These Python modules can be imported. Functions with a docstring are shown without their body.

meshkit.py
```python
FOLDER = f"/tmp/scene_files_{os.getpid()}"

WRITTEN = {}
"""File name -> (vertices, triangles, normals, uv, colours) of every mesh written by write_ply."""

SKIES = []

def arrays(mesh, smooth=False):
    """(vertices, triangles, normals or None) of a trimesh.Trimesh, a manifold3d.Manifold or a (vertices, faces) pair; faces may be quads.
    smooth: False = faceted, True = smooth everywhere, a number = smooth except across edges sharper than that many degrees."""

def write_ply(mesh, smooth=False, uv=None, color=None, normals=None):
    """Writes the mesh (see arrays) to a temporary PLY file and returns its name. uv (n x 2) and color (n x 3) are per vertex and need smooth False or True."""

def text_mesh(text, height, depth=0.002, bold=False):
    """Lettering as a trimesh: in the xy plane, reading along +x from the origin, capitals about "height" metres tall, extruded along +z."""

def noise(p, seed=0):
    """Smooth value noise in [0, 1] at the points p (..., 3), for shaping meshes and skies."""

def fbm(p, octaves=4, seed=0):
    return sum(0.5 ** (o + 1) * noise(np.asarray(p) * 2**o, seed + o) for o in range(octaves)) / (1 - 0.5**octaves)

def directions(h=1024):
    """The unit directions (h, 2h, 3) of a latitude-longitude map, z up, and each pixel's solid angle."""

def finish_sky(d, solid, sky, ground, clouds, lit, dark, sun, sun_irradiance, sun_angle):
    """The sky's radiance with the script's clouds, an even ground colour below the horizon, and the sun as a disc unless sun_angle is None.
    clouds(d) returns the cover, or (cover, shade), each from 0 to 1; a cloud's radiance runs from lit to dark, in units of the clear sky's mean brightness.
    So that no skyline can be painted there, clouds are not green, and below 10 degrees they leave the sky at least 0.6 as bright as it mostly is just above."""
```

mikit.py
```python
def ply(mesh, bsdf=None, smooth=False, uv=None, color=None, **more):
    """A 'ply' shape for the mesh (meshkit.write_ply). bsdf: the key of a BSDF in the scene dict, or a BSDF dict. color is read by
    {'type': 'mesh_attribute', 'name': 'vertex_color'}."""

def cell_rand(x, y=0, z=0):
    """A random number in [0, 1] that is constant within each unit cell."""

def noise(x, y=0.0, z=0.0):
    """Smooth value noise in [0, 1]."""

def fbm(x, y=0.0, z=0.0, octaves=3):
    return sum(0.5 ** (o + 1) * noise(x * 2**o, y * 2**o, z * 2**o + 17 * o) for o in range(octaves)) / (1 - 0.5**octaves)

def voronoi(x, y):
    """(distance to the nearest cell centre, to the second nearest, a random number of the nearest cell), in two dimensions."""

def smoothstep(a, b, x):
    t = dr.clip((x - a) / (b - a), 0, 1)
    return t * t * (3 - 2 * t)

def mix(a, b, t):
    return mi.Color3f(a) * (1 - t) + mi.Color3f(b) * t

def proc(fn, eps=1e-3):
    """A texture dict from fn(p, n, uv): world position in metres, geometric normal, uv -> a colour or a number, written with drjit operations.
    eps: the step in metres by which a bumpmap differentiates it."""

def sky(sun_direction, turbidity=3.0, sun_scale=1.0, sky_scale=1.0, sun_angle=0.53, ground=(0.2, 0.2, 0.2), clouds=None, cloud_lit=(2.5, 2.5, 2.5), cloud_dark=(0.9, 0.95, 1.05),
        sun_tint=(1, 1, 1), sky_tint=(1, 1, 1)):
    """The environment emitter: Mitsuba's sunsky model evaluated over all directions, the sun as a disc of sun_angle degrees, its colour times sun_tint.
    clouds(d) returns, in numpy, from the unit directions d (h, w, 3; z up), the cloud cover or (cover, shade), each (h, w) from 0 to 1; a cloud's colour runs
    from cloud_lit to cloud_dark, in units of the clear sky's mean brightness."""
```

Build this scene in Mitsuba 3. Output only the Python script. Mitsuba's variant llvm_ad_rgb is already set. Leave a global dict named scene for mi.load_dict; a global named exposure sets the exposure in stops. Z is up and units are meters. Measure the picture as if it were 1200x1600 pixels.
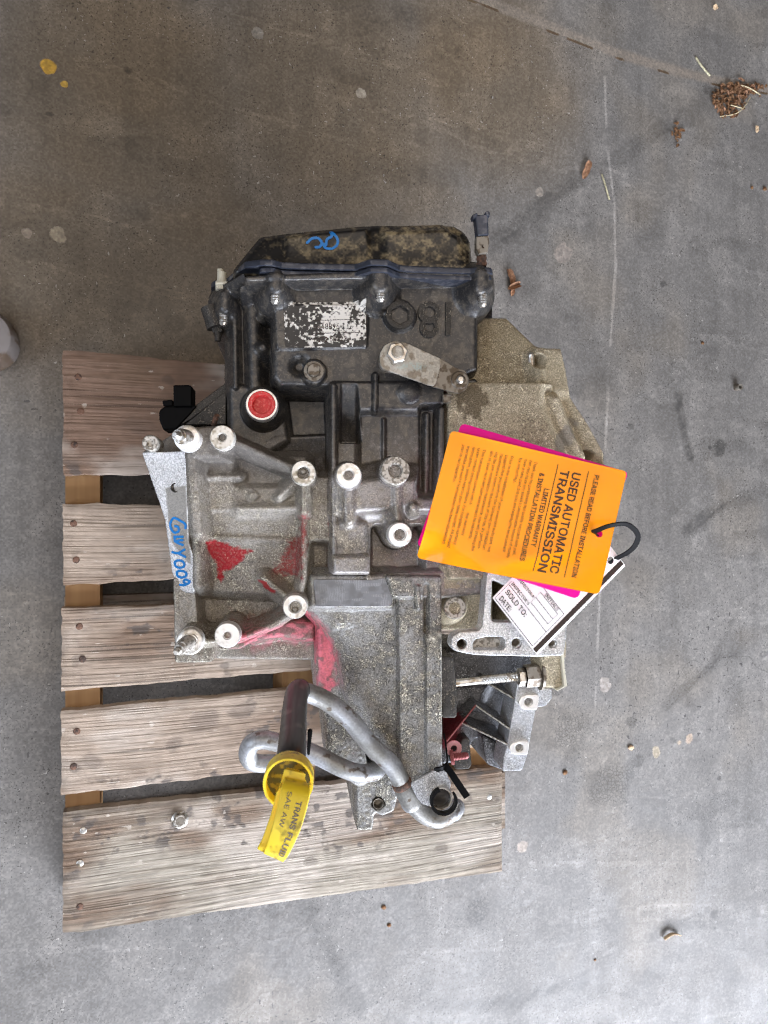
import math
import numpy as np, trimesh, mapbox_earcut
import drjit as dr, mitsuba as mi
import mikit, meshkit
import shapely.geometry as sg
from shapely.ops import unary_union
from mikit import proc, voronoi, smoothstep, mix

T = mi.ScalarTransform4f
scene, labels = {}, {}
RNG = np.random.default_rng(11)

# value noise from a table of random numbers (quicker to compile than hashing)
_TAB = mi.Float(np.random.default_rng(5).random(1 << 18).astype(np.float32))
_STEP = (1, 40503, 144665)


def noise(x, y=None, z=None):
    p = [mi.Float(v) for v in (x, y, z) if v is not None]
    i = [dr.floor(v) for v in p]
    t = [(v - a) * (v - a) * (3 - 2 * (v - a)) for v, a in zip(p, i)]
    base = mi.UInt32(0)
    for a, k in zip(i, _STEP):
        base += mi.UInt32(mi.Int32(a) + 1000000) * (k + 7918)

    def rec(k, off):
        if k < 0:
            return dr.gather(mi.Float, _TAB, (base + off) & 0x3FFFF)
        return dr.lerp(rec(k - 1, off), rec(k - 1, off + _STEP[k] + 7918), t[k])

    return rec(len(p) - 1, 0)


def fbm(x, y, z=None, octaves=3):
    out = 0
    for o in range(octaves):
        s = 2.0 ** o
        out = out + .5 ** (o + 1) * (noise(x * s + 19 * o, y * s) if z is None or isinstance(z, (int, float)) else noise(x * s, y * s, z * s + 17 * o))
    return out / (1 - .5 ** octaves)


# ------------------------------------------------------------------ camera, lamps, exposure
F, TILT = 1150.0, math.radians(18.3)
EYE = np.array([0, 0, 1.20])
FWD = np.array([math.sin(TILT), 0, -math.cos(TILT)])
RGT = np.array([math.cos(TILT), 0, math.sin(TILT)])
UPV = np.array([0, 1.0, 0])
scene['camera'] = dict(type='thinlens', fov=math.degrees(2 * math.atan(600 / F)), fov_axis='x', aperture_radius=0.0011, focus_distance=0.80,
                       near_clip=0.05, far_clip=40.0, to_world=T().look_at(origin=EYE.tolist(), target=(EYE + FWD).tolist(), up=[0, 1, 0]))
exposure = 0.62


def lamp(key, label, at, to, sx, sy, rgb):
    scene[key] = dict(type='rectangle', to_world=T().look_at(origin=at, target=to, up=[0, 0.01, 1]) @ T().scale([sx, sy, 1]),
                      emitter=dict(type='area', radiance=dict(type='rgb', value=rgb)), bsdf=dict(type='diffuse', reflectance=dict(type='rgb', value=[.6, .6, .6])))
    labels[key] = dict(label=label, category='lamp')


lamp('door_light', 'broad cool daylight panel standing upright at the open bay door', [1.5, -3.1, 1.55], [0.35, 0, 0.25], 1.9, 1.1, [9.9, 10.5, 11.8])
lamp('side_fill_light', 'smaller cool fill panel added out of view on the left', [-2.1, -0.5, 2.0], [0.1, 0, 0.35], 0.7, 0.8, [2.5, 2.8, 3.3])  # added fill that brightens left-facing metal; no doorway is known there
lamp('overhead_fill_light', 'warm soft fill panel added high above the pallet', [-0.1, 0.7, 3.2], [0.3, 0.2, 0], 1.4, 1.4, [.72, .56, .39])  # unseen overhead fill, added for warmth and reflections on upward faces


# ------------------------------------------------------------------ frames
def ray(px, py):
    return FWD + (px - 600) / F * RGT - (py - 800) / F * UPV


def PW(px, py, z=0.0):
    """point on the level plane z (room frame)"""
    d = ray(px, py)
    return EYE + d * ((z - EYE[2]) / d[2])


_v = ray(480, 830)
_v = _v / np.linalg.norm(_v)
UW = -_v                                    # the gearbox leans: its own 'up'
D0 = 0.75
ORG = EYE + _v * D0
EX = RGT - RGT.dot(UW) * UW
EX /= np.linalg.norm(EX)
EY = np.cross(UW, EX)
M4 = np.eye(4)
M4[:3, 0], M4[:3, 1], M4[:3, 2], M4[:3, 3] = EX, EY, UW, ORG
S = D0 / F                                  # metres per plan unit at w = 0
PALLET_TOP = 0.125


def L(px, py, w=0.0):
    """point of the gearbox frame (a, b, w)"""
    d = ray(px, py)
    p = EYE + d * ((w - D0) / d.dot(UW)) - ORG
    return np.array([p.dot(EX), p.dot(EY), w])


def toW(v):
    v = np.asarray(v, float)
    return v @ M4[:3, :3].T + M4[:3, 3]


KX = {'1': (310, 320, 2.4), '2': (200, 590, 2.4), '3': (580, 480, 2.79), '4': (350, 880, 3.0), '5': (580, 850, 2.79), '6': (80, 530, 2.8075), '7': (80, 1050, 1.667),
      'b2': (710, 320, 8.889), 'b3': (310, 400, 5), 'b4': (205, 590, 6), 'b5': (420, 560, 4.2857), 'b6': (660, 1000, 4.8), 'b7': (360, 1040, 4.615), 'b8': (540, 1150, 5.714),
      'c1': (660, 880, 4.8), 'c2': (260, 880, 4.2857), 'c3': (210, 680, 4.21), 'c4': (470, 880, 4.8), 'c6': (430, 460, 3.871), 'c7': (720, 490, 5.217), 't': (640, 650, 3.3333)}


def K(k, *pts):
    ox, oy, s = KX[k]
    return [(ox + x / s, oy + y / s) for x, y in pts]


# ------------------------------------------------------------------ scene bookkeeping
def numbered(key):
    if key not in scene:
        return key
    i = 1
    while f'{key}_{i:03d}' in scene:
        i += 1
    return f'{key}_{i:03d}'


def put(key, mesh, bsdf, smooth=False, label=None, cat=None, group=None, kind=None, local=True):
    key = numbered(key)
    if isinstance(mesh, trimesh.Trimesh):
        v, f = np.array(mesh.vertices), np.array(mesh.faces)
    else:
        v, f = np.asarray(mesh[0], float), np.asarray(mesh[1], int)
    if local:
        v = toW(v)
    scene[key] = mikit.ply(trimesh.Trimesh(v, f, process=False), bsdf, smooth=smooth)
    info = {k: x for k, x in (('label', label), ('category', cat), ('group', group), ('kind', kind)) if x}
    if info:
        labels[key] = info
    return key


def thing(key, label, cat, group=None):
    labels[key] = dict(label=label, category=cat)
    if group:
        labels[key]['group'] = group
    return key


def cat_(*ms):
    vs, fs, n = [], [], 0
    for m in ms:
        v, f = (m.vertices, m.faces) if isinstance(m, trimesh.Trimesh) else m
        vs.append(np.asarray(v, float)); fs.append(np.asarray(f, int) + n); n += len(v)
    return np.vstack(vs), np.vstack(fs)


# ------------------------------------------------------------------ mesh builders
def catmull(P, n=10, closed=False):
    P = np.asarray(P, float)
    Q = np.vstack([2 * P[0] - P[1], P, 2 * P[-1] - P[-2]])
    out = []
    for i in range(1, len(Q) - 2):
        p0, p1, p2, p3 = Q[i - 1], Q[i], Q[i + 1], Q[i + 2]
        for t in np.linspace(0, 1, n, endpoint=False):
            out.append(0.5 * (2 * p1 + (p2 - p0) * t + (2 * p0 - 5 * p1 + 4 * p2 - p3) * t * t + (3 * p1 - p0 - 3 * p2 + p3) * t ** 3))
    out.append(P[-1])
    return np.array(out)


def sweep(P, section, up0=None, radii=None, cap=True):
    """sweeps a closed 2-D section along the points P"""
    P = np.asarray(P, float)
    t = np.gradient(P, axis=0)
    t /= np.linalg.norm(t, axis=1, keepdims=True)
    u = np.array([0, 0, 1.0]) if up0 is None else np.asarray(up0, float)
    if abs(u.dot(t[0])) > .95:
        u = np.array([1.0, 0, 0])
    sec = np.asarray(section, float)
    n, rings = len(sec), []
    for i in range(len(P)):
        u = u - u.dot(t[i]) * t[i]
        u /= np.linalg.norm(u)
        s = np.cross(t[i], u)
        k = 1.0 if radii is None else radii[i]
        rings.append(P[i] + k * (sec[:, :1] * s + sec[:, 1:] * u))
    v = np.vstack(rings)
    f = []
    for i in range(len(P) - 1):
        for j in range(n):
            a, b = i * n + j, i * n + (j + 1) % n
            f += [(a, b, b + n), (a, b + n, a + n)]
    if cap:
        for e, r in ((0, 0), (1, (len(P) - 1) * n)):
            v = np.vstack([v, P[-1 if e else 0]])
            c = len(v) - 1
            for j in range(n):
                a, b = r + j, r + (j + 1) % n
                f.append((a, c, b) if not e else (a, b, c))
    f = np.array(f)[:, ::-1]
    return v, f


def circ(r, n=20):
    a = np.arange(n) * 2 * math.pi / n
    return np.stack([np.cos(a), np.sin(a)], 1) * r


def tube(P, r, n=20, radii=None, cap=True):
    return sweep(P, circ(r, n), radii=radii, cap=cap)


def lathe(profile, n=36, axis_at=(0, 0, 0), axis=(0, 0, 1)):
    """revolves (r, h) pairs about an axis through axis_at"""
    pr = np.asarray(profile, float)
    ax = np.asarray(axis, float) / np.linalg.norm(axis)
    x = np.cross(ax, [0, 1, 0.02]); x /= np.linalg.norm(x)
    y = np.cross(ax, x)
    a = np.arange(n) * 2 * math.pi / n
    v = (np.asarray(axis_at) + pr[:, None, :1] * (np.cos(a)[None, :, None] * x + np.sin(a)[None, :, None] * y) + pr[:, None, 1:] * ax).reshape(-1, 3)
    f = []
    for i in range(len(pr) - 1):
        for j in range(n):
            p, q = i * n + j, i * n + (j + 1) % n
            f += [(p, q, q + n), (p, q + n, p + n)]
    return v, np.array(f)


def thread_profile(r, h0, h1, pitch=0.0012, depth=0.0007):
    pr, k = [], 0
    h = h0
    while h < h1:
        pr.append((r - (depth if k % 2 else 0), h)); h += pitch / 2; k += 1
    return pr


def stud(base, top, r, n=16, pitch=0.0013, tip=True):
    base, top = np.asarray(base, float), np.asarray(top, float)
    ln = np.linalg.norm(top - base)
    pr = thread_profile(r, 0, ln - r * .5, pitch, r * .14) + [(r * .75, ln - r * .2), (r * .6, ln), (0, ln)]
    return lathe(pr, n, base, top - base)


def hexagon(base, top, r, rot=0.0, bev=.12, n=6):
    base, top = np.asarray(base, float), np.asarray(top, float)
    ln = np.linalg.norm(top - base)
    ax = (top - base) / ln
    x = np.cross(ax, [0.02, 1, 0]); x /= np.linalg.norm(x)
    y = np.cross(ax, x)
    a = np.arange(n) * 2 * math.pi / n + rot
    ring = np.cos(a)[:, None] * x + np.sin(a)[:, None] * y
    lv = [(r, 0), (r, ln * (1 - bev * 1.2)), (r * (1 - bev), ln)]
    v = np.vstack([base + q * ring + h * ax for q, h in lv] + [top[None]])
    f = []
    for i in range(2):
        for j in range(n):
            p, q = i * n + j, i * n + (j + 1) % n
            f += [(p, q, q + n), (p, q + n, p + n)]
    f += [(2 * n + j, 2 * n + (j + 1) % n, 3 * n) for j in range(n)]
    return v, np.array(f)


def ring_ccw(c, ccw=True):
    c = np.asarray(c, float)
    if np.allclose(c[0], c[-1]):
        c = c[:-1]
    area = np.sum(c[:, 0] * np.roll(c[:, 1], -1) - np.roll(c[:, 0], -1) * c[:, 1])
    return c if (area > 0) == ccw else c[::-1]


def inset(c, d):
    e = np.roll(c, -1, 0) - c
    nrm = np.stack([-e[:, 1], e[:, 0]], 1)
    nrm /= np.linalg.norm(nrm, axis=1, keepdims=True) + 1e-12
    pn = np.roll(nrm, 1, 0)
    return c + d * (nrm + pn) / np.maximum(1 + np.sum(nrm * pn, 1, keepdims=True), .3)


def rnd(poly, r):
    return poly.buffer(-r, quad_segs=4).buffer(2 * r, quad_segs=4).buffer(-r, quad_segs=4).simplify(r * .03) if r else poly


def plate(poly, z1, thick, bev=.0008, top=None):
    """a slab with rounded upper edges from a shapely polygon, holes allowed; top(a, b) adds to its height"""
    poly = poly if poly.geom_type == 'Polygon' else max(poly.geoms, key=lambda g: g.area)
    rings = [ring_ccw(poly.exterior.coords)] + [ring_ccw(i.coords, False) for i in poly.interiors]
    lv = [(0, -thick), (0, -bev), (.3 * bev, -.3 * bev), (bev, 0)]
    vs, f, n = [], [], 0
    base, tops = [], []
    for c in rings:
        m = len(c)
        for ins, h in lv:
            q = inset(c, ins)
            vs.append(np.column_stack([q, np.full(m, z1 + h)]))
        for i in range(len(lv) - 1):
            for j in range(m):
                p, q = n + i * m + j, n + i * m + (j + 1) % m
                f += [(p, q, q + m), (p, q + m, p + m)]
        tops.append(np.arange(n + 3 * m, n + 4 * m))
        base.append(np.arange(n, n + m))
        n += 4 * m
    v = np.vstack(vs)
    for idx, flip in ((tops, False), (base, True)):
        ids = np.concatenate(idx)
        ends = np.cumsum([len(i) for i in idx]).astype(np.uint32)
        tr = mapbox_earcut.triangulate_float64(np.ascontiguousarray(v[ids, :2]), ends).reshape(-1, 3)
        tr = ids[tr]
        a = v[tr[:, 1], :2] - v[tr[:, 0], :2]; b = v[tr[:, 2], :2] - v[tr[:, 0], :2]
        up = a[:, 0] * b[:, 1] - a[:, 1] * b[:, 0] > 0
        tr = np.where((up != flip)[:, None], tr, tr[:, ::-1])
        f += [tuple(x) for x in tr]
    if top is not None:
        v[:, 2] += top(v[:, 0], v[:, 1])
    return v, np.array(f)


def poly_at(pts, w):
    return sg.Polygon([L(x, y, w)[:2] for x, y in pts])


def disc_at(px, py, w, r, n=20):
    c = L(px, py, w)
    return sg.Point(c[0], c[1]).buffer(r, quad_segs=n // 4)


# ------------------------------------------------------------------ casting: a height field with fillets and draft
def sdf(poly, X, Y):
    P = np.asarray(poly, float)
    d = np.full(X.shape, 1e9)
    ins = np.zeros(X.shape, bool)
    for i in range(len(P)):
        a, b = P[i], P[(i + 1) % len(P)]
        e = b - a
        wx, wy = X - a[0], Y - a[1]
        t = np.clip((wx * e[0] + wy * e[1]) / (e @ e + 1e-15), 0, 1)
        d = np.minimum(d, (wx - t * e[0]) ** 2 + (wy - t * e[1]) ** 2)
        c = ((a[1] <= Y) != (b[1] <= Y))
        with np.errstate(divide='ignore', invalid='ignore'):
            ins ^= c & (X < a[0] + (Y - a[1]) / (e[1] if abs(e[1]) > 1e-12 else 1e-12) * e[0])
    d = np.sqrt(d)
    return np.where(ins, -d, d)


def polyline_d(P, X, Y):
    d = np.full(X.shape, 1e9)
    for a, b in zip(P[:-1], P[1:]):
        e = b - a
        t = np.clip(((X - a[0]) * e[0] + (Y - a[1]) * e[1]) / (e @ e + 1e-15), 0, 1)
        d = np.minimum(d, (X - a[0] - t * e[0]) ** 2 + (Y - a[1] - t * e[1]) ** 2)
    return np.sqrt(d)


def smax(a, b, k):
    h = np.clip(.5 + .5 * (a - b) / k, 0, 1)
    return b + (a - b) * h + k * h * (1 - h)


class Field:
    def __init__(self, box, step=0.0012, bottom=None, seed=0, rough=.00045):
        (x0, y0), (x1, y1) = box
        c = np.array([L(x, y, w)[:2] for x in (x0, x1) for y in (y0, y1) for w in (0.02, -.15)])
        lo, hi = c.min(0), c.max(0)
        self.a, self.b = np.arange(lo[0], hi[0], step), np.arange(lo[1], hi[1], step)
        self.A, self.B = np.meshgrid(self.a, self.b, indexing='ij')
        self.base = (PALLET_TOP + .001 - ORG[2] - self.A * EX[2] - self.B * EY[2]) / UW[2]
        if bottom is not None:
            self.base = np.maximum(self.base, bottom)
        self.h = np.full(self.A.shape, -1.0)
        self.seed, self.rough = seed, rough

    def plane(self, w):
        if np.isscalar(w):
            return np.full(self.A.shape, float(w)), float(w)
        P = np.array([L(*q) for q in w])
        k = np.linalg.solve(np.column_stack([P[:, :2], np.ones(3)]), P[:, 2])
        return k[0] * self.A + k[1] * self.B + k[2], k

    @staticmethod
    def spots(pts, k):
        """outline points on a level (number) or sloping (coefficients) top"""
        if np.isscalar(k):
            return np.array([L(x, y, k)[:2] for x, y in pts])
        out = []
        for x, y in pts:
            w = -.04
            for _ in range(25):
                p = L(x, y, w)
                w = .4 * w + .6 * float(np.clip(k[0] * p[0] + k[1] * p[1] + k[2], -.2, .05))
            out.append(p[:2])
        return np.array(out)

    def drop(self, d, r, draft):
        q = np.clip(d + r, 0, r)
        d = np.maximum(d, 0)
        return r - np.sqrt(np.maximum(r * r - q * q, 0)) + d / draft + np.maximum(d - max(.002, draft * .03), 0) / .012

    def add(self, pts, w, r=.004, draft=.1, k=.004, rc=.003):
        z, wm = self.plane(w)
        P = self.spots(pts, wm)
        if rc:
            g = rnd(sg.Polygon(P), rc)
            g = g if g.geom_type == 'Polygon' else max(g.geoms, key=lambda q: q.area)
            P = np.array(g.exterior.coords)[:-1]
        self.h = smax(self.h, z - self.drop(sdf(P, self.A, self.B), r, draft), k)
        return self

    def cut(self, pts, w, draft=.15, k=.004, rc=.003, r=.003):
        z, wm = self.plane(w)
        P = self.spots(pts, wm)
        if rc:
            g = rnd(sg.Polygon(P), rc)
            g = g if g.geom_type == 'Polygon' else max(g.geoms, key=lambda q: q.area)
            P = np.array(g.exterior.coords)[:-1]
        self.h = -smax(-self.h, -(z + self.drop(sdf(P, self.A, self.B), r, draft)), k)
        return self

    def rib(self, pts, w, hw, r=.003, draft=.1, k=.004):
        """a rib along a polyline; each point may carry its own height"""
        P = np.array([L(q[0], q[1], q[2] if len(q) > 2 else w) for q in pts])
        d = polyline_d(P[:, :2], self.A, self.B) - hw * S
        z = np.full(self.A.shape, float(w))
        if len(pts[0]) > 2:
            e = P[-1, :2] - P[0, :2]
            t = np.clip(((self.A - P[0, 0]) * e[0] + (self.B - P[0, 1]) * e[1]) / (e @ e), 0, 1)
            z = P[0, 2] + t * (P[-1, 2] - P[0, 2])
        self.h = smax(self.h, z - self.drop(d, min(r, hw * S), draft), k)
        return self

    def groove(self, pts, w, hw, draft=.25, k=.002):
        P = np.array([L(q[0], q[1], w)[:2] for q in pts])
        d = polyline_d(P, self.A, self.B) - hw * S
        self.h = -smax(-self.h, -(w + self.drop(d, .001, draft)), k)
        return self

    def disc(self, px, py, w, rad, r=.003, draft=.08, k=.004, cut=False, pos=None):
        c = L(px, py, w if pos is None else pos)
        d = np.hypot(self.A - c[0], self.B - c[1]) - rad * S
        if cut:
            self.h = -smax(-self.h, -(w + self.drop(d, r, draft)), k)
        else:
            self.h = smax(self.h, w - self.drop(d, r, draft), k)
        return self

    def done(self):
        P = np.stack([self.A, self.B, self.h * .5], -1)
        n = meshkit.fbm(P * 90, 3, self.seed) - .5
        n2 = meshkit.noise(P * 520, self.seed + 5) - .5
        self.h = np.maximum(self.h + (n * .9 + n2 * .6) * self.rough, self.base)
        return self

    def at(self, a, b):
        i = np.clip((a - self.a[0]) / (self.a[1] - self.a[0]), 0, len(self.a) - 1.001)
        j = np.clip((b - self.b[0]) / (self.b[1] - self.b[0]), 0, len(self.b) - 1.001)
        i0, j0 = np.floor(i).astype(int), np.floor(j).astype(int)
        u, v = i - i0, j - j0
        h = self.h
        return (h[i0, j0] * (1 - u) + h[i0 + 1, j0] * u) * (1 - v) + (h[i0, j0 + 1] * (1 - u) + h[i0 + 1, j0 + 1] * u) * v

    def on(self, px, py):
        w = -.03
        for _ in range(6):
            p = L(px, py, w)
            w = .5 * w + .5 * float(self.at(p[0], p[1]))
        return L(px, py, w)

    def mesh(self):
        na, nb = self.A.shape
        v = np.stack([self.A, self.B, self.h], -1).reshape(-1, 3)
        i, j = np.meshgrid(np.arange(na - 1), np.arange(nb - 1), indexing='ij')
        q = np.stack([i * nb + j, (i + 1) * nb + j, (i + 1) * nb + j + 1, i * nb + j + 1], -1).reshape(-1, 4)
        low = (self.h <= self.base + 2e-4).reshape(-1)
        q = q[~low[q].all(1)]
        hz = v[:, 2]
        alt = np.abs(hz[q[:, 0]] - hz[q[:, 2]]) > np.abs(hz[q[:, 1]] - hz[q[:, 3]])
        f = np.vstack([q[~alt][:, [0, 1, 2]], q[~alt][:, [0, 2, 3]], q[alt][:, [0, 1, 3]], q[alt][:, [1, 2, 3]]])
        used = np.unique(f)
        m = np.full(len(v), -1); m[used] = np.arange(len(used))
        return v[used], m[f]

    def drape(self, poly, lift=.0006, step=.0016):
        """a thin film lying on the field, outline from a shapely polygon in (a, b)"""
        out = []
        for g in getattr(poly, 'geoms', [poly]):
            if g.is_empty or g.area < 1e-8:
                continue
            g = g.segmentize(step)
            rings = [np.array(g.exterior.coords)[:-1]] + [np.array(i.coords)[:-1] for i in g.interiors]
            v2 = np.vstack(rings)
            tr = mapbox_earcut.triangulate_float64(np.ascontiguousarray(v2), np.cumsum([len(r) for r in rings]).astype(np.uint32)).reshape(-1, 3)
            m = trimesh.Trimesh(np.column_stack([v2, np.zeros(len(v2))]), tr, process=False)
            v, f = trimesh.remesh.subdivide_to_size(m.vertices, m.faces, step * 3, max_iter=12)
            a = v[f[:, 1], :2] - v[f[:, 0], :2]; b = v[f[:, 2], :2] - v[f[:, 0], :2]
            up = a[:, 0] * b[:, 1] - a[:, 1] * b[:, 0] > 0
            f = np.where(up[:, None], f, f[:, ::-1])
            v[:, 2] = self.at(v[:, 0], v[:, 1]) + lift
            out.append((v, f))
        return cat_(*out)

    def stroke(self, pts, width, **kw):
        P = np.array([self.on(x, y)[:2] for x, y in pts])
        P3 = catmull(np.column_stack([P, np.zeros(len(P))]), 6)[:, :2] if len(P) > 2 else P
        return sg.LineString(P3).buffer(width * S / 2, quad_segs=3)


# ------------------------------------------------------------------ materials
def local_ab(p):
    q = [p.x - float(ORG[0]), p.y - float(ORG[1]), p.z - float(ORG[2])]
    return (q[0] * float(EX[0]) + q[1] * float(EX[1]) + q[2] * float(EX[2]), q[0] * float(EY[0]) + q[1] * float(EY[1]) + q[2] * float(EY[2]))


def d_poly(P, x, y):
    """signed distance to a small polygon, in drjit"""
    d, ins = mi.Float(1e9), mi.Bool(False)
    for i in range(len(P)):
        (ax, ay), (bx, by) = [tuple(map(float, q)) for q in (P[i], P[(i + 1) % len(P)])]
        ex, ey = bx - ax, by - ay
        t = dr.clip(((x - ax) * ex + (y - ay) * ey) / (ex * ex + ey * ey), 0, 1)
        d = dr.minimum(d, dr.square(x - ax - t * ex) + dr.square(y - ay - t * ey))
        ins ^= ((ay <= y) != (by <= y)) & (x < ax + (y - ay) * ((ex / ey) if abs(ey) > 1e-9 else 0))
    d = dr.sqrt(d)
    return dr.select(ins, -d, d)


def d_line(P, x, y):
    d = mi.Float(1e9)
    for (ax, ay), (bx, by) in zip(P[:-1], P[1:]):
        ax, ay, ex, ey = float(ax), float(ay), float(bx - ax), float(by - ay)
        t = dr.clip(((x - ax) * ex + (y - ay) * ey) / (ex * ex + ey * ey), 0, 1)
        d = dr.minimum(d, dr.square(x - ax - t * ex) + dr.square(y - ay - t * ey))
    return dr.sqrt(d)


def pbsdf(key, color, rough=.5, metallic=0.0, spec=.5, bump=None, bscale=1.0, clearcoat=0.0, ccgloss=.8, eps=4e-4):
    def tex(v):
        return proc(v) if callable(v) else v
    c = proc(color) if callable(color) else dict(type='rgb', value=list(color))
    b = dict(type='principled', base_color=c, roughness=tex(rough), metallic=tex(metallic), specular=spec, clearcoat=clearcoat, clearcoat_gloss=ccgloss)
    if bump is not None:
        b = dict(type='bumpmap', arbitrary=proc(bump, eps=eps), bsdf=b, scale=bscale)
    scene[key] = dict(type='twosided', bsdf=b)
    return key


def cast_bump(p, n, uv):
    return .0007 * noise(p.x * 330, p.y * 330, p.z * 330)


def cast(key, base, dark, dust, dark_at=.5, dust_at=.55, speck=.5, rough=.6, metallic=.25, extra=None, spec=.4, scale=1.0, clearcoat=0.0):
    """sand-cast alloy under grime: broad grime clouds, dusty grit, fine dark and bright specks"""
    def color(p, n, uv):
        x, y, z = p.x * scale, p.y * scale, p.z * scale
        big = fbm(x * 30, y * 30, z * 30, 3)
        mid = fbm(x * 170, y * 170, z * 170, 2)
        fine = noise(x * 760, y * 760, z * 760)
        fine2 = noise(x * 1150, y * 1150, z * 1150)
        spk = speck * (.4 + .6 * smoothstep(.36, .58, big))
        c = mix(base, dark, smoothstep(dark_at - .2, dark_at + .2, .65 * big + .35 * mid))
        c = mix(c, mi.Color3f(dark) * .55, smoothstep(.60, .68, .75 * big + .25 * mid) * .7)
        c = mix(c, dust, smoothstep(dust_at - .12, dust_at + .2, .3 * big + .5 * mid + .2 * fine) * .75)
        c = c * (0.52 + .96 * fine2)
        c = mix(c, mi.Color3f(dark) * .35, smoothstep(.60, .80, fine) * spk)
        c = mix(c, mi.Color3f(dust) * 1.7 + .10, smoothstep(.66, .82, fine2) * smoothstep(.36, .56, mid) * spk)
        if extra is not None:
            a, b = local_ab(p)
            c = extra(c, a, b, p, mid, fine)
        return c

    return pbsdf(key, color, rough, metallic, spec, bump=cast_bump if key in ('housing_alloy', 'cover_alloy') else None, clearcoat=clearcoat)


def lab(k, *pts, w=-.05):
    return [tuple(L(x, y, w)[:2]) for x, y in K(k, *pts)]


def lpx(*pts, w=-.05):
    return [tuple(L(x, y, w)[:2]) for x, y in pts]


def main_extra(c, a, b, p, mid, fine):
    # the oil film covers the valve body end and thins out towards the differential
    line = lpx((514, 735))[0][1]
    oil = smoothstep(-.03, .05, b - line + .05 * (mid - .5) + .03 * (fine - .5))
    film = mix((.022, .0215, .023), (.125, .108, .086), smoothstep(.42, .8, mid) * .5 + smoothstep(.6, .85, fine) * .45)
    return mix(c, film, oil * .97)


RED1 = lab('2', (295, 615), (325, 603), (380, 632), (440, 642), (470, 650), (440, 668), (410, 700), (362, 730), (348, 768), (330, 750), (337, 712), (310, 662))
RED2 = lab('2', (655, 505), (672, 530), (664, 640), (650, 747), (540, 742), (560, 700), (603, 615), (640, 592))
RED3 = lab('2', (488, 755), (518, 760), (552, 795), (545, 806), (510, 788))
RED4 = lab('2', (370, 880), (420, 900), (520, 890), (600, 850), (600, 870), (500, 925), (400, 920))


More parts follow.
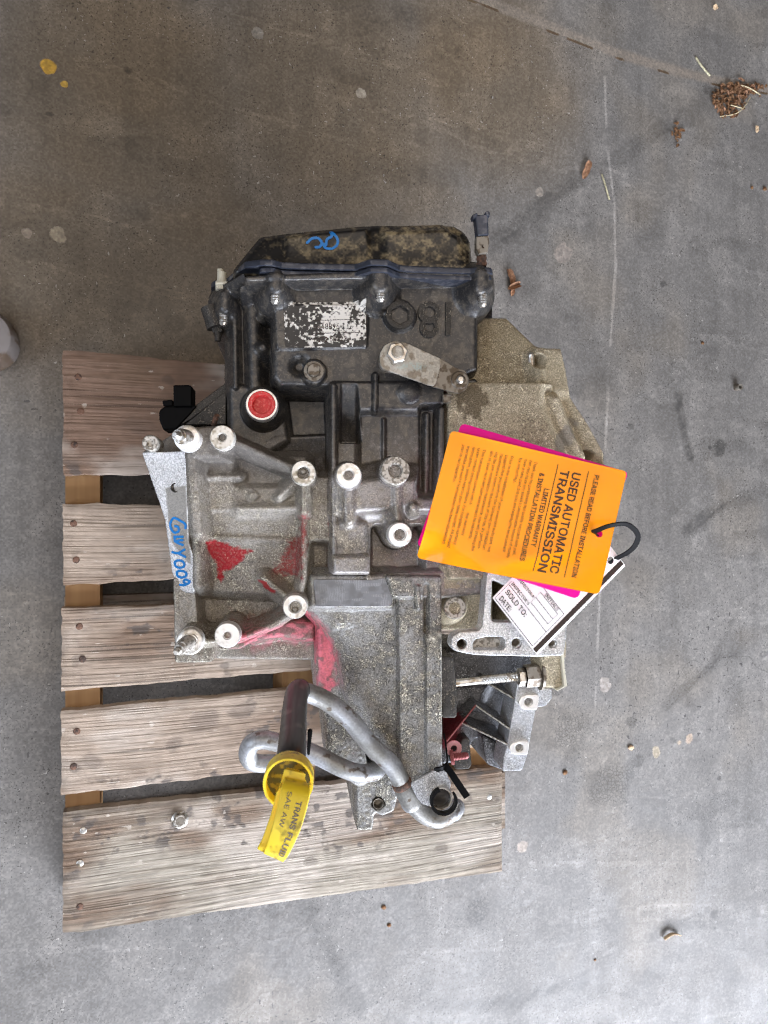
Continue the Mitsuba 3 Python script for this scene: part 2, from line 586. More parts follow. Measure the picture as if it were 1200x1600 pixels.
def cover_extra(c, a, b, p, mid, fine):
    wob = .0060 * (mid - .5) + .0022 * (fine - .5)
    solid = mi.Color3f(.40, .012, .02)
    c = mix(c, solid * (.7 + .6 * fine), smoothstep(.0018, -.0016, d_poly(RED1, a, b) + wob) * (.97 - .35 * smoothstep(.5, .75, fine)))
    c = mix(c, mi.Color3f(.30, .03, .03) * (.6 + .6 * mid), smoothstep(.004, -.005, d_poly(RED2, a, b) + wob * 2) * (.85 - .5 * smoothstep(.4, .7, fine)))
    c = mix(c, solid * (.8 + .4 * fine), smoothstep(.001, -.001, d_poly(RED3, a, b) + wob) * .85)
    c = mix(c, mi.Color3f(.30, .05, .04), smoothstep(.004, -.004, d_poly(RED4, a, b) + wob * 3) * .55 * smoothstep(.35, .65, mid))
    shelf = d_line(lpx((395, 985), (450, 974), (500, 985), w=-.1), a, b) + .016 * (mid - .5)
    c = mix(c, mix((.60, .17, .21), (.24, .10, .105), smoothstep(.45, .62, mid)) * (.55 + .8 * fine), smoothstep(.032, .006, shelf) * smoothstep(lpx((400, 962), w=-.1)[0][1] + .004, lpx((400, 972), w=-.1)[0][1] - .004, b) * .85)
    c = mix(c, mi.Color3f(.32, .03, .04), smoothstep(.0035, .0005, d_line(lpx((516, 770), (517, 850), (515, 895)), a, b) + wob) * .6)
    top = lpx((400, 770))[0][1]
    return mix(c, mi.Color3f(.13, .12, .115) * (.6 + .8 * mid), smoothstep(0, .03, b - top + .05 * (mid - .5)) * .75)


PINK = lpx((462, 958), (492, 985), (508, 1020), (513, 1075), w=-.06)
PINK2 = lpx((350, 1002), (400, 992), (440, 988), (492, 1000), w=-.1)


def pink_extra(c, a, b, p, mid, fine):
    d = d_line(PINK, a, b) + .012 * (mid - .5)
    d2 = d_line(PINK2, a, b) + .010 * (mid - .5)
    c = mix(c, mix((.64, .15, .19), (.30, .10, .11), smoothstep(.48, .66, mid)) * (.7 + .6 * fine), smoothstep(.016, .004, d) * .92)
    return mix(c, mi.Color3f(.50, .12, .16) * (.6 + .7 * fine), smoothstep(.017, .004, d2) * .8)


def web_extra(c, a, b, p, mid, fine):
    q = lpx((700, 1150), w=-.08)[0]
    d = dr.sqrt(dr.square((a - q[0]) / .028) + dr.square((b - q[1]) / .034)) + (mid - .5) * .5
    return mix(c, mi.Color3f(.17, .016, .026) * (.5 + .9 * fine), smoothstep(1.0, .75, d) * .92)


cast('case_alloy', (.27, .25, .24), (.085, .075, .065), (.36, .32, .26), .56, .56, .5, .44, .25, main_extra, 1.0)
cast('housing_alloy', (.32, .315, .305), (.10, .095, .085), (.44, .41, .34), .50, .55, .8, .5, .3, pink_extra)
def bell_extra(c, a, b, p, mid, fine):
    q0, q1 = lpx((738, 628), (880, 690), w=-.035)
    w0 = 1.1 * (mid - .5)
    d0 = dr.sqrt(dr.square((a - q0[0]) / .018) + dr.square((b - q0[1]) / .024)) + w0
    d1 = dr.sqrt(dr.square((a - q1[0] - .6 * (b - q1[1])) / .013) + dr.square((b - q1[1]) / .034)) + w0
    c = mix(c, c * mi.Color3f(.34, .31, .27), smoothstep(1.0, .7, d0) * .9)  # shade below the shift lever, painted into the alloy colour
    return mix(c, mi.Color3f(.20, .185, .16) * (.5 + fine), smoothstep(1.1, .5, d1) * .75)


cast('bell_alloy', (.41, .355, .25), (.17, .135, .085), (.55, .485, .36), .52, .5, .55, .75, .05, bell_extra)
cast('cover_alloy', (.36, .335, .30), (.13, .105, .08), (.45, .42, .35), .50, .52, .6, .55, .25, cover_extra)
STRIP = lab('c3', (196, 345), (345, 335), (356, 690), (372, 850), (340, 830), (232, 700), w=-.035)


def plate_extra(c, a, b, p, mid, fine):
    return mix(c, mi.Color3f(.30, .275, .235) * (.75 + .5 * fine), smoothstep(.0015, -.001, d_poly(STRIP, a, b) + .002 * (mid - .5)) * .8)


cast('plate_alloy', (.82, .82, .83), (.50, .48, .45), (.84, .84, .84), .62, .5, .3, .42, .25, plate_extra)
cast('bracket_alloy', (.62, .62, .62), (.30, .28, .25), (.72, .72, .72), .68, .5, .45, .38, .5)
cast('web_alloy', (.20, .205, .22), (.03, .03, .031), (.34, .35, .37), .46, .62, .7, .42, .35, web_extra)
cast('rail_alloy', (.42, .43, .45), (.20, .20, .20), (.52, .52, .52), .60, .5, .4, .45, .3)
cast('dark_alloy', (.055, .05, .045), (.02, .019, .018), (.16, .13, .09), .5, .66, .5, .5, .2)


def pan_color(p, n, uv):
    a, b = local_ab(p)
    big = fbm(a * 26, b * 40 + 4, 1.5, 3)
    mid = fbm(a * 120, b * 120, 7.5, 2)
    fine = noise(a * 520, b * 520)
    right = smoothstep(*sorted((lpx((560, 380))[0][0], lpx((640, 380))[0][0])), a + .05 * (mid - .5))
    tan = mix((.13, .10, .062), (.36, .29, .175), mid) * (.7 + .5 * fine)
    c = mix((.014, .0135, .014), tan, smoothstep(.48, .80, .45 * big + .4 * mid + .15 * fine) * .62)
    c = mix(c, tan, right * smoothstep(.32, .66, .4 * big + .4 * mid + .2 * fine) * .85)
    return mix(c, mi.Color3f(.026, .023, .019), smoothstep(.58, .70, fbm(a * 70 + 9, b * 70, octaves=3)) * .45)


pbsdf('pan_paint', pan_color, .38, 0, .6)


def oily(p, n, uv):
    m = fbm(p.x * 200, p.y * 200, p.z * 200, 2)
    return mix((.040, .046, .065), (.10, .105, .125), smoothstep(.45, .8, m))  # oily black steel with the door's blue sheen put into its colour


pbsdf('blue_sheen_steel', oily, .42, .35, .8)


def machined(p, n, uv):
    m = fbm(p.x * 300, p.y * 300, p.z * 300, 2)
    q = noise(p.x * 45, p.y * 45, p.z * 45)
    return mix((.90, .885, .86), (.42, .38, .31), smoothstep(.5, .85, .5 * m + .5 * q))


pbsdf('machined_alloy', machined, .34, .55, .5)


pbsdf('dull_alloy', (lambda p, n, uv: mix((.72, .70, .65), (.34, .30, .23), smoothstep(.42, .75, .5 * noise(p.x * 60, p.y * 60, p.z * 60) + .5 * noise(p.x * 420, p.y * 420, p.z * 420)))), .4, .45)


def washer(p, n, uv):
    m = noise(p.x * 520, p.y * 520, p.z * 520)
    return mix((.56, .53, .48), (.22, .2, .17), smoothstep(.4, .75, m))


pbsdf('grey_alloy', washer, .5, .4)


def steel(p, n, uv):
    m = fbm(p.x * 240, p.y * 240, p.z * 240, 2)
    return mix((.66, .64, .60), (.30, .24, .17), smoothstep(.45, .8, m))


pbsdf('zinc_steel', steel, .32, .8)


def steel2(p, n, uv):
    m = fbm(p.x * 240, p.y * 240, p.z * 240, 2)
    return mix((.26, .235, .20), (.11, .085, .06), smoothstep(.4, .7, m))


pbsdf('dirty_steel', steel2, .5, .5)


def lever(p, n, uv):
    m = fbm(p.x * 160, p.y * 160, p.z * 160, 3)
    f = noise(p.x * 700, p.y * 700, p.z * 700)
    c = mix((.43, .405, .355), (.25, .215, .17), smoothstep(.42, .66, m))
    a, b = local_ab(p)
    q = L(648, 574, -.01)
    blue = smoothstep(1.0, .2, dr.sqrt(dr.square((a - float(q[0])) / .024) + dr.square((b - float(q[1])) / .006)) + m - .5)
    c = mix(c, mi.Color3f(.26, .40, .42), blue * .5 * smoothstep(.4, .6, f))
    return c * (.8 + .4 * f)


pbsdf('lever_steel', lever, .5, .4)


def galv(p, n, uv):
    m = fbm(p.x * 130, p.y * 130, p.z * 130, 3)
    f = fbm(p.x * 40, p.y * 40 + 3, p.z * 40, 2)
    c = mix((.40, .41, .43), (.26, .255, .24), smoothstep(.4, .7, f)) * (.8 + .35 * noise(p.x * 600, p.y * 600, p.z * 600))
    c = mix(c, mi.Color3f(.10, .07, .045), smoothstep(.66, .78, m) * .8)
    return c


pbsdf('tube_steel', galv, .46, .55)


def rust(p, n, uv):
    m = fbm(p.x * 260, p.y * 260, p.z * 260, 3)
    return mix((.155, .08, .052), (.055, .036, .028), smoothstep(.35, .65, m))


pbsdf('rusty_steel', rust, .8, .1)


def rubber(p, n, uv):
    m = fbm(p.x * 60, p.y * 220, p.z * 60, 2)
    return mix((.022, .02, .02), (.075, .065, .055), smoothstep(.52, .8, m))


pbsdf('black_rubber', rubber, .38, 0, .5)
pbsdf('black_plastic', (.005, .005, .0055), .5, 0, .06)
pbsdf('white_plastic', (.55, .52, .42), .45)


def yellow(p, n, uv):
    m = fbm(p.x * 70, p.y * 70, p.z * 70, 3)
    f = fbm(p.x * 260, p.y * 260, p.z * 260, 2)
    c = mix((.90, .64, .015), (.95, .76, .08), noise(p.x * 40, p.y * 40, p.z * 40))
    return mix(c, mi.Color3f(.16, .11, .03), smoothstep(.53, .72, .6 * m + .4 * f) * .7)


pbsdf('yellow_plastic', yellow, .42, 0, .5)


def yellow_in(p, n, uv):
    f = fbm(p.x * 300, p.y * 300, p.z * 300, 2)
    return mix((.10, .085, .03), (.34, .25, .03), smoothstep(.45, .7, f))


pbsdf('yellow_plastic_dirty', yellow_in, .6)


def redcap(p, n, uv):
    f = noise(p.x * 800, p.y * 800, p.z * 800)
    return mix((.60, .035, .035), (.72, .16, .14), smoothstep(.55, .85, f))


pbsdf('red_plastic', redcap, .45)
pbsdf('red_bolt', (.27, .075, .075), .45, .4)
pbsdf('pink_paint', (.62, .30, .32), .5)
pbsdf('blue_paint', (.02, .22, .62), .35, 0, .5)
pbsdf('orange_laminate', (.98, .30, .0), .5, 0, .04, clearcoat=.9, ccgloss=.97)
pbsdf('magenta_laminate', (.90, .004, .30), .5, 0, .05, clearcoat=.2, ccgloss=.97)
pbsdf('white_card', (.90, .87, .885), .5, 0, .4, clearcoat=.4, ccgloss=.92)
pbsdf('black_ink', (.025, .012, .008), .5)
pbsdf('dark_ink', (.06, .018, .006), .5)
pbsdf('grey_ink', (.16, .14, .15), .6)


def sticker(p, n, uv):
    a, b = local_ab(p)
    q = L(522, 508, -.037)
    d = dr.sqrt(dr.square((a - float(q[0])) / .036) + dr.square((b - float(q[1])) / .026))
    m = .5 * fbm(p.x * 110, p.y * 130, octaves=3) + .5 * fbm(p.x * 420, p.y * 420, octaves=2)
    return mix(mix((.74, .71, .66), (.30, .285, .26), smoothstep(.44, .56, m + .2 * (d - .62))), (.028, .026, .025), smoothstep(.52, .60, m + .20 * (d - .62)))


pbsdf('worn_sticker', sticker, .45)


def plaque(p, n, uv):
    m = fbm(p.x * 160, p.y * 160, p.z * 160, 3)
    hatch = .5 + .5 * dr.sin(p.x * 3600 + 5 * noise(p.y * 200, p.x * 60))
    rows = smoothstep(.55, .7, noise(p.y * 260 + 3, p.x * 110))
    c = mix((.20, .21, .23), (.15, .155, .165), smoothstep(.35, .7, m))
    return mix(c, c * 1.45, hatch * rows)


pbsdf('plaque_alloy', plaque, .42, .5)


def wood_warp(p):
    return p.y + .007 * noise(p.x * 5, p.y * 18) + .0015 * noise(p.x * 34, p.y * 90)


KNOTS = [(tuple(float(v) for v in PW(*q, PALLET_TOP)[:2]), r, o) for q, r, o in (((263, 592), .008, .6), ((318, 1128), .020, .5), ((378, 1112), .017, .55), ((275, 1163), .012, .5), ((140, 1190), .014, .45), ((120, 1200), .008, .6),
    ((215, 665), .016, .3), ((255, 1008), .012, .35), ((485, 1345), .009, .6), ((690, 1325), .010, .55), ((770, 1250), .010, .5), ((430, 1320), .008, .5), ((325, 925), .010, .3))]
BAND = float(PW(150, 655, PALLET_TOP)[1])
GAPS = [float(PW(*q, PALLET_TOP)[1]) for q in ((100, 764), (100, 933), (100, 1095), (100, 1256))]


def wood_color(p, n, uv):
    y = wood_warp(p)
    x = p.x
    k = sum(dr.select(p.y < g, mi.Float(1), mi.Float(0)) for g in GAPS)            # which deck board
    cloud = fbm(x * 8 + 31 * k, p.y * 15, octaves=4)
    soft = fbm(x * 3.2 + 17 * k, p.y * 9, octaves=3)
    late = .5 + .5 * dr.sin(y * 620 + 14 * noise(x * 1.6 + 7 * k, p.y * 14) + 5 * noise(x * 6, p.y * 30))
    fib = noise(x * 26, y * 1000)
    fib2 = noise(x * 9 + 5 * k, y * 420)
    low = mi.Color3f(.35, .275, .215)
    low = mix(low, (.255, .17, .115), dr.select(k > 3.5, smoothstep(-.33, -.30, p.y + .03 * (soft - .5)), mi.Float(0)))
    low = mix(low, (.335, .295, .24), dr.select(k > 3.5, smoothstep(-.32, -.36, p.y + .04 * (soft - .5)), mi.Float(0)))
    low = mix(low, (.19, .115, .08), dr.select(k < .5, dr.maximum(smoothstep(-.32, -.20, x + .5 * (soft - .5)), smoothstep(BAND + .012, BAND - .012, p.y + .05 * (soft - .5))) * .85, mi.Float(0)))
    c = mix(low, mi.Color3f(.18, .118, .08), smoothstep(.42, .64, .5 * soft + .5 * cloud) * .9)
    c = mix(c, mi.Color3f(.52, .46, .40), smoothstep(.52, .72, fbm(x * 7 + 3 * k + 4, p.y * 17 + 6, octaves=4)) * .55)
    ringy = dr.select(k > 3.5, smoothstep(-.33, -.36, p.y), mi.Float(.25))
    c = c * (1 - .30 * dr.power(late, 4) * ringy * smoothstep(.3, .55, cloud))
    c = c * (.80 + .12 * fib + .13 * fib2) * (.86 + .28 * fbm(x * 90, p.y * 130, octaves=2))
    c = mix(c, mi.Color3f(.075, .065, .06), smoothstep(.56, .74, fbm(x * 60, p.y * 75 + 9, octaves=4)) * smoothstep(.42, .60, soft) * .75)
    crack = smoothstep(.22, .15, noise(x * 3.6 + 2 + 9 * k, y * 300)) * smoothstep(.45, .6, noise(x * 7, p.y * 20))
    c = c * (1 - .45 * crack)
    for (cx, cy), r, q in KNOTS:
        d = dr.sqrt(dr.square((x - cx) * .7) + dr.square(p.y - cy)) / r + .9 * (fbm(x * 70, p.y * 90, octaves=3) - .5)
        c = mix(c, mi.Color3f(.085, .065, .055), smoothstep(1.0, .5, d) * q * .8)
    return mix(c, mi.Color3f(.56, .50, .43), smoothstep(.93, .96, noise(x * 70, p.y * 240)) * .45)


def wood_bump(p, n, uv):
    y = p.y + .007 * noise(p.x * 5, p.y * 18)
    return .0009 * noise(p.x * 22, y * 620) + .0010 * noise(p.x * 9, y * 140)


pbsdf('board_wood', wood_color, .82, 0, .25, bump=wood_bump)


def fresh_wood(p, n, uv):
    g = fbm(p.x * 160, p.y * 9, p.z * 160, 3)
    return mix((.36, .215, .10), (.24, .125, .055), g)


pbsdf('stringer_wood', fresh_wood, .8, 0, .25)

# ------------------------------------------------------------------ floor
fw = lambda *pts: [tuple(PW(x, y)[:2]) for x, y in pts]
JOINT = fw((700, -20), (760, 2), (860, 42), (960, 82), (1060, 112), (1130, 128), (1260, 150))
SCR1 = fw((945, 120), (948, 220), (960, 320), (962, 420), (952, 560), (945, 720), (938, 900), (930, 1100), (922, 1300))
SCR2 = fw((770, 20), (752, 250), (740, 330))
SKID1 = fw((770, 385), (850, 320), (930, 270), (1040, 200))
SKID2 = fw((1080, 830), (1130, 790), (1260, 745))
SKID3 = fw((1060, 620), (1072, 690), (1080, 715))
SKID4 = fw((1040, 1105), (1110, 1040), (1150, 960))
SKID5 = fw((690, 1575), (800, 1565), (910, 1530))
SKID6 = fw((480, 1420), (520, 1500), (560, 1580))
HONEY = [(fw((888, 1140))[0], .052), (fw((955, 1232))[0], .06), (fw((745, 1425))[0], .03)]
SPOTS = [((75, 104), .0125, (.66, .40, .06)), ((101, 132), .006, (.66, .42, .08)), ((404, 52), .011, (.30, .28, .25)), ((565, 146), .010, (.42, .38, .32)), ((90, 366), .013, (.38, .33, .25)),
         ((42, 364), .008, (.32, .27, .22)), ((1077, 1154), .010, (.52, .42, .34)), ((817, 1323), .012, (.46, .41, .37)), ((945, 1070), .014, (.44, .41, .39)), ((1025, 1175), .011, (.50, .44, .34)),
         ((1062, 1160), .005, (.5, .42, .33)), ((843, 300), .01, (.36, .33, .3)), ((880, 395), .02, (.33, .3, .28))]
SPOTS = [(fw(q)[0], r, c) for q, r, c in SPOTS]
DARKS = [((870, 1080), .016, .5), ((988, 1128), .016, .45), ((1052, 1158), .013, .5), ((997, 1190), .018, .4), ((1125, 699), .026, .75), ((1037, 442), .012, .6), ((1124, 1216), .008, .7), ((985, 665), .012, .5),
         ((1110, 140), .02, .5), ((1070, 185), .03, .35), ((200, 110), .008, .6), ((78, 178), .008, .6), ((895, 1180), .02, .3), ((1115, 1428), .016, .5), ((475, 1380), .013, .45), ((430, 1425), .02, .3)]
DARKS = [(fw(q)[0], r, s) for q, r, s in DARKS]
BROWN_CAST = [(fw((300, 480))[0], .30), (fw((200, 120))[0], .34), (fw((520, 150))[0], .34), (fw((60, 420))[0], .26), (fw((760, 120))[0], .26)]


def floor_color(p, n, uv):
    x, y = p.x, p.y
    cloud = fbm(x * 3.1, y * 3.1, 2.2, 5)
    mid = fbm(x * 17 + 4, y * 17, 6.1, 4)
    fine = noise(x * 420, y * 420)
    grit = noise(x * 240 + 9, y * 240)
    c = mix((.205, .202, .20), (.262, .257, .253), smoothstep(.32, .68, .5 * cloud + .5 * mid))
    c = mix(c, mi.Color3f(.27, .242, .205), smoothstep(.52, .72, fbm(x * 6 + 8, y * 6, 1.4, 3)) * .4)
    br = mi.Float(0)
    for (cx, cy), r in BROWN_CAST:
        br = dr.maximum(br, smoothstep(1.0, .25, dr.sqrt(dr.square(x - float(cx)) + dr.square(y - float(cy))) / r + .5 * (cloud - .5)))
    c = mix(c, c * mi.Color3f(.86, .72, .55), br * .95)  # brown staining plus the dim warm light here, both tinted into the concrete
    # faint long polishing strokes and scuffs
    streak = fbm(x * 60 + 2, y * 5, 1.1, 2)
    c = c * (.88 + .24 * streak)
    swirl = fbm(x * 26 + 6 * mid, y * 26 - 6 * cloud, 9.0, 3)
    c = mix(c, c * 1.32, smoothstep(.52, .70, swirl) * .42)
    c = mix(c, c * .72, smoothstep(.60, .78, fbm(x * 13 + 3, y * 22 + 7, 4.0, 4)) * .6)
    pore = noise(x * 560 + 3, y * 560)
    c = c * (1 - .55 * smoothstep(.80, .92, pore) * smoothstep(.35, .6, mid))
    hair = dr.abs(fbm(x * 4.3 + 3, y * 4.3 + 8, octaves=4) - .5)
    c = c * (1 - .30 * smoothstep(.0035, .001, hair) * smoothstep(.5, .62, cloud))
    c = mix(c, c * 1.35, smoothstep(.80, .86, noise(x * 7 + y * 46, y * 9)) * smoothstep(.5, .6, noise(x * 60, y * 200)) * .5)
    for P, w, s in ((SKID1, .024, .45), (SKID2, .030, .62), (SKID3, .016, .7), (SKID4, .016, .5), (SKID5, .024, .5), (SKID6, .03, .45)):
        d = d_line(P, x, y)
        st = noise(x * 90 - y * 130, y * 20)
        c = mix(c, c * .45, smoothstep(w, w * .2, d + w * .9 * (mid - .4)) * s * (.5 + st))
    for P, w, k, s in ((SCR1, .0044, 1.5, .95), (SCR2, .004, 1.2, .4)):
        c = mix(c, c * k + .02, smoothstep(w, w * .3, d_line(P, x, y) + .003 * (mid - .5)) * s * smoothstep(.3, .5, noise(y * 14, 3.0)))
    d = d_line(JOINT, x, y) + .006 * (mid - .5)
    c = mix(c, mi.Color3f(.31, .275, .24), smoothstep(.014, .004, d) * .8)
    c = mix(c, mi.Color3f(.13, .09, .055), smoothstep(.0035, .001, d_line([(u, v - .009) for u, v in JOINT], x, y)) * smoothstep(.42, .6, noise(x * 40, y * 40)))
    for (cx, cy), r in HONEY:
        q = dr.sqrt(dr.square(x - float(cx)) + dr.square(y - float(cy))) / r + .7 * (fbm(x * 30, y * 30, 3.3, 2) - .5)
        v1, v2, _ = voronoi(x * 150, y * 150)
        c = mix(c, c * .50, smoothstep(1.0, .45, q) * (.25 + .75 * smoothstep(.34, .1, v2 - v1)) * .8)
    for (cx, cy), r, s in DARKS:
        q = dr.sqrt(dr.square(x - float(cx)) + dr.square((y - float(cy)) * 1.3)) / r + 1.1 * (fbm(x * 70, y * 70, 5.3, 3) - .5)
        c = mix(c, c * .32, smoothstep(1.0, .55, q) * s)
    for (cx, cy), r, col in SPOTS:
        q = dr.sqrt(dr.square(x - float(cx)) + dr.square(y - float(cy))) / r + .6 * (fbm(x * 120, y * 120, 8.3, 2) - .5)
        c = mix(c, mi.Color3f(col) * (.85 + .3 * grit), smoothstep(1.0, .8, q) * .92)
    c = c * mi.Color3f(.745, .715, .68) * (.80 + .40 * fine * (.5 + grit))
    c = mix(c, mi.Color3f(.55, .53, .5), smoothstep(.93, .97, noise(x * 300 + 40, y * 300)) * smoothstep(.5, .6, mid) * .5)
    return mix(c, mi.Color3f(.06, .055, .055), smoothstep(.90, .94, noise(x * 190, y * 190 + 60)) * smoothstep(.42, .6, cloud) * .9)


def floor_rough(p, n, uv):
    return .42 + .25 * fbm(p.x * 14, p.y * 14, 3.0, 3)


def floor_bump(p, n, uv):
    return .0006 * fbm(p.x * 90, p.y * 90, 1.0, 3) + .0012 * fbm(p.x * 14, p.y * 14, 2.0, 2)


pbsdf('concrete', floor_color, floor_rough, 0, .45, bump=floor_bump)
put('floor', (np.array([[-4, -4.2, 0], [5, -4.2, 0], [5, 4.4, 0], [-4, 4.4, 0]], float), [[0, 1, 2], [0, 2, 3]]), 'concrete', kind='structure', local=False)
labels['floor']['label'] = 'stained grey concrete warehouse floor'

# ------------------------------------------------------------------ pallet
thing('pallet', 'weathered wooden pallet with five wide deck boards under the gearbox', 'pallet')


def board(corners, z1, thick, bsdf, key, seed, grid=(90, 26)):
    """a sawn board from its four plan corners (TL, TR, BR, BL), edges a little ragged"""
    rng = np.random.default_rng(seed)
    tl, tr, br, bl = [np.asarray(c[:2], float) for c in corners]
    nu, nv = grid
    u, v = np.meshgrid(np.linspace(0, 1, nu), np.linspace(0, 1, nv), indexing='ij')
    P = (tl * (1 - u[..., None]) + tr * u[..., None]) * (1 - v[..., None]) + (bl * (1 - u[..., None]) + br * u[..., None]) * v[..., None]
    P[..., 1] += (v - .5) * 2 * .0020 * (meshkit.fbm(np.stack([u * 30, v * 0 + np.round(v), v * 0 + seed], -1), 3, seed) - .5) * 2
    P[..., 0] += np.where(u < .5, 1 - 2 * u, 0) * .0035 * (meshkit.fbm(np.stack([u * 0, v * 16, v * 0], -1), 3, seed) - .5)
    z = z1 - .0016 * meshkit.fbm(np.stack([u * 5, v * 7, u * 0], -1), 3, seed + 3) + .0025 * (v - .5) ** 2
    edge = np.minimum(np.minimum(v, 1 - v) * 24, np.minimum(u, 1 - u) * 89)
    z -= .0018 * np.clip(1 - edge, 0, 1)
    top = np.concatenate([P, z[..., None]], -1).reshape(-1, 3)
    bot = top.copy(); bot[:, 2] = z1 - thick
    idx = np.arange(nu * nv).reshape(nu, nv)
    q = np.stack([idx[:-1, :-1], idx[:-1, 1:], idx[1:, 1:], idx[1:, :-1]], -1).reshape(-1, 4)
    f = np.vstack([q[:, [0, 1, 2]], q[:, [0, 2, 3]]])
    rim = np.concatenate([idx[:, 0], idx[-1, 1:], idx[-2::-1, -1], idx[0, -2:0:-1]])
    m = nu * nv
    side = []
    for a, b in zip(rim, np.roll(rim, -1)):
        side += [(a, a + m, b + m), (a, b + m, b)]
    v3 = np.vstack([top, bot])
    return put(key, (v3, np.vstack([f, f[:, ::-1] + m, side])), bsdf, smooth=35, local=False)


ZT = PALLET_TOP
boards = [((98, 546), (785, 606), (785, 738), (98, 742), 'board_wood'), ((98, 786), (785, 800), (785, 874), (98, 915), 'board_wood'),
          ((96, 951), (785, 930), (785, 1022), (96, 1080), 'board_wood'), ((95, 1111), (785, 1048), (785, 1163), (95, 1243), 'board_wood'),
          ((98, 1269), (785, 1198), (785, 1362), (98, 1460), 'board_wood')]
NAILS = [[(122, 589), (126, 643), (116, 695)], [(115, 818), (119, 875)], [(124, 979), (129, 1030)], [(120, 1143), (115, 1198)], [(130, 1298), (125, 1349), (125, 1417), (765, 1245)]]
for i, (tl, tr, br, bl, m) in enumerate(boards):
    b = board([PW(*q, ZT) for q in (tl, tr, br, bl)], ZT, .019, m, 'pallet__deck_board', 20 + i)
    for q in NAILS[i]:
        c = PW(*q, ZT)
        hd = lathe([(.0042, -.002), (.0046, .0002), (.0040, .0007), (0, .0008)], 14, c + [0, 0, -.0004])
        put(b + '__nail', hd, 'zinc_steel' if i == 4 and q[1] < 1360 else 'rusty_steel', smooth=40, local=False)
y0, y1 = PW(100, 1462, ZT)[1] + .004, PW(100, 546, ZT)[1] - .004
for x0, x1 in ((102, 156), (442, 492), (735, 782)):
    xa, xb = PW(x0, 830, .105)[0], PW(x1, 830, .105)[0]
    bx = trimesh.creation.box([xb - xa, (y1 - y0), .087]); bx.apply_translation([(xa + xb) / 2, (y0 + y1) / 2, .0181 + .0435])
    put('pallet__stringer', bx, 'stringer_wood', local=False)
for ya, yb in ((y0, y0 + .10), ((y0 + y1) / 2 - .05, (y0 + y1) / 2 + .05), (y1 - .10, y1)):
    xa, xb = PW(102, 830, .0)[0], PW(782, 830, .0)[0]
    bx = trimesh.creation.box([xb - xa, yb - ya, .0175]); bx.apply_translation([(xa + xb) / 2, (ya + yb) / 2, .0089])
    put('pallet__bottom_board', bx, 'board_wood', local=False)

# ------------------------------------------------------------------ gearbox castings
G = thing('automatic_transmission', 'grimy used automatic transmission lying on the wooden pallet', 'transmission')

mc = Field(((335, 405), (775, 945)), seed=1)
mc.add([(352, 432), (749, 432), (749, 585), (705, 640), (705, 720), (700, 940), (514, 915), (514, 700), (480, 740), (358, 735), (352, 600)], -.105, draft=.06)
mc.add([(360, 452), (430, 452), (432, 610), (362, 620)], -.088, r=.006)
mc.add([(425, 448), (748, 438), (748, 578), (716, 592), (694, 605), (694, 640), (560, 640), (560, 604), (516, 604), (436, 603), (425, 590)], -.040, r=.007, draft=.12)
mc.add([(378, 430), (470, 426), (560, 422), (640, 420), (768, 419), (768, 434), (600, 436), (385, 440)], -.016, r=.004, draft=.06, k=.006)
mc.add([(332, 452), (380, 424), (388, 440), (345, 470)], [(334, 462, -.088), (384, 430, -.022), (345, 474, -.088)], r=.004, draft=.06, k=.006)
mc.add([(400, 432), (764, 430), (752, 452), (400, 454)], [(560, 433, -.019), (560, 452, -.044), (700, 433, -.019)], r=.003, draft=.06, k=.01)
mc.add([(372, 446), (425, 432), (425, 466), (380, 486)], [(425, 434, -.024), (378, 450, -.036), (410, 478, -.074)], r=.004, draft=.06, k=.01)
mc.add([(742, 424), (771, 422), (773, 448), (752, 466), (740, 460)], -.013, r=.004, draft=.05, k=.006)
for (x, y, y2, w, hw) in ((430, 430, 446, -.012, 14), (594, 420, 442, -.003, 16), (752, 424, 446, -.007, 14), (350, 458, 480, -.058, 11)):
    mc.rib([(x, y), (x, y2)], w, hw, r=.008, draft=.5, k=.01)
mc.rib([(393, 458), (398, 604)], -.066, 11, r=.007, draft=.4, k=.012).rib([(366, 472), (368, 604)], -.072, 5, draft=.4, k=.01).rib([(409, 466), (409, 488)], -.052, 7, k=.008)
mc.add(K('1', (280, 370), (640, 372), (635, 535), (470, 540), (290, 545)), -.037, r=.003, k=.003)
mc.disc(490, 580, -.032, 21, r=.003).disc(468, 574, -.050, 9, cut=True, draft=.6, k=.01)
mc.add([(356, 600), (440, 600), (452, 690), (400, 720), (358, 735)], -.075, r=.006, draft=.2)
mc.disc(409, 632, -.044, 31, r=.006, draft=.2)
mc.add([(432, 682), (516, 678), (516, 745), (470, 738), (400, 700)], [(470, 680, -.080), (470, 740, -.095), (520, 700, -.085)], k=.012)
mc.add([(514, 596), (694, 596), (694, 912), (514, 912)], -.036, r=.003, draft=.05)
mc.rib([(521, 602), (522, 892)], -.024, 5, r=.003)
mc.cut([(532, 585), (558, 585), (558, 694), (532, 694)], [(545, 590, -.034), (545, 692, -.072), (558, 590, -.034)], draft=.1, k=.002, rc=0)
mc.cut([(562, 648), (657, 648), (657, 728), (600, 720), (562, 730)], -.047, draft=.5, k=.008)
mc.rib([(587, 585), (586, 640)], -.032, 4, k=.008)
mc.disc(640, 612, -.033, 20, r=.012, draft=.8, k=.014)
mc.add([(524, 752), (600, 742), (655, 745), (655, 795), (600, 800), (524, 805)], -.020, r=.008, draft=.7, k=.01)
mc.add([(518, 815), (574, 815), (578, 897), (518, 897)], -.024, r=.006, k=.005)
mc.add([(519, 868), (578, 866), (579, 898), (519, 898)], -.018, r=.005, k=.005)
mc.cut([(579, 824), (655, 824), (655, 893), (579, 893)], -.062, draft=.12)
mc.cut([(655, 640), (702, 640), (702, 768), (655, 768)], -.052, draft=.3, k=.006)
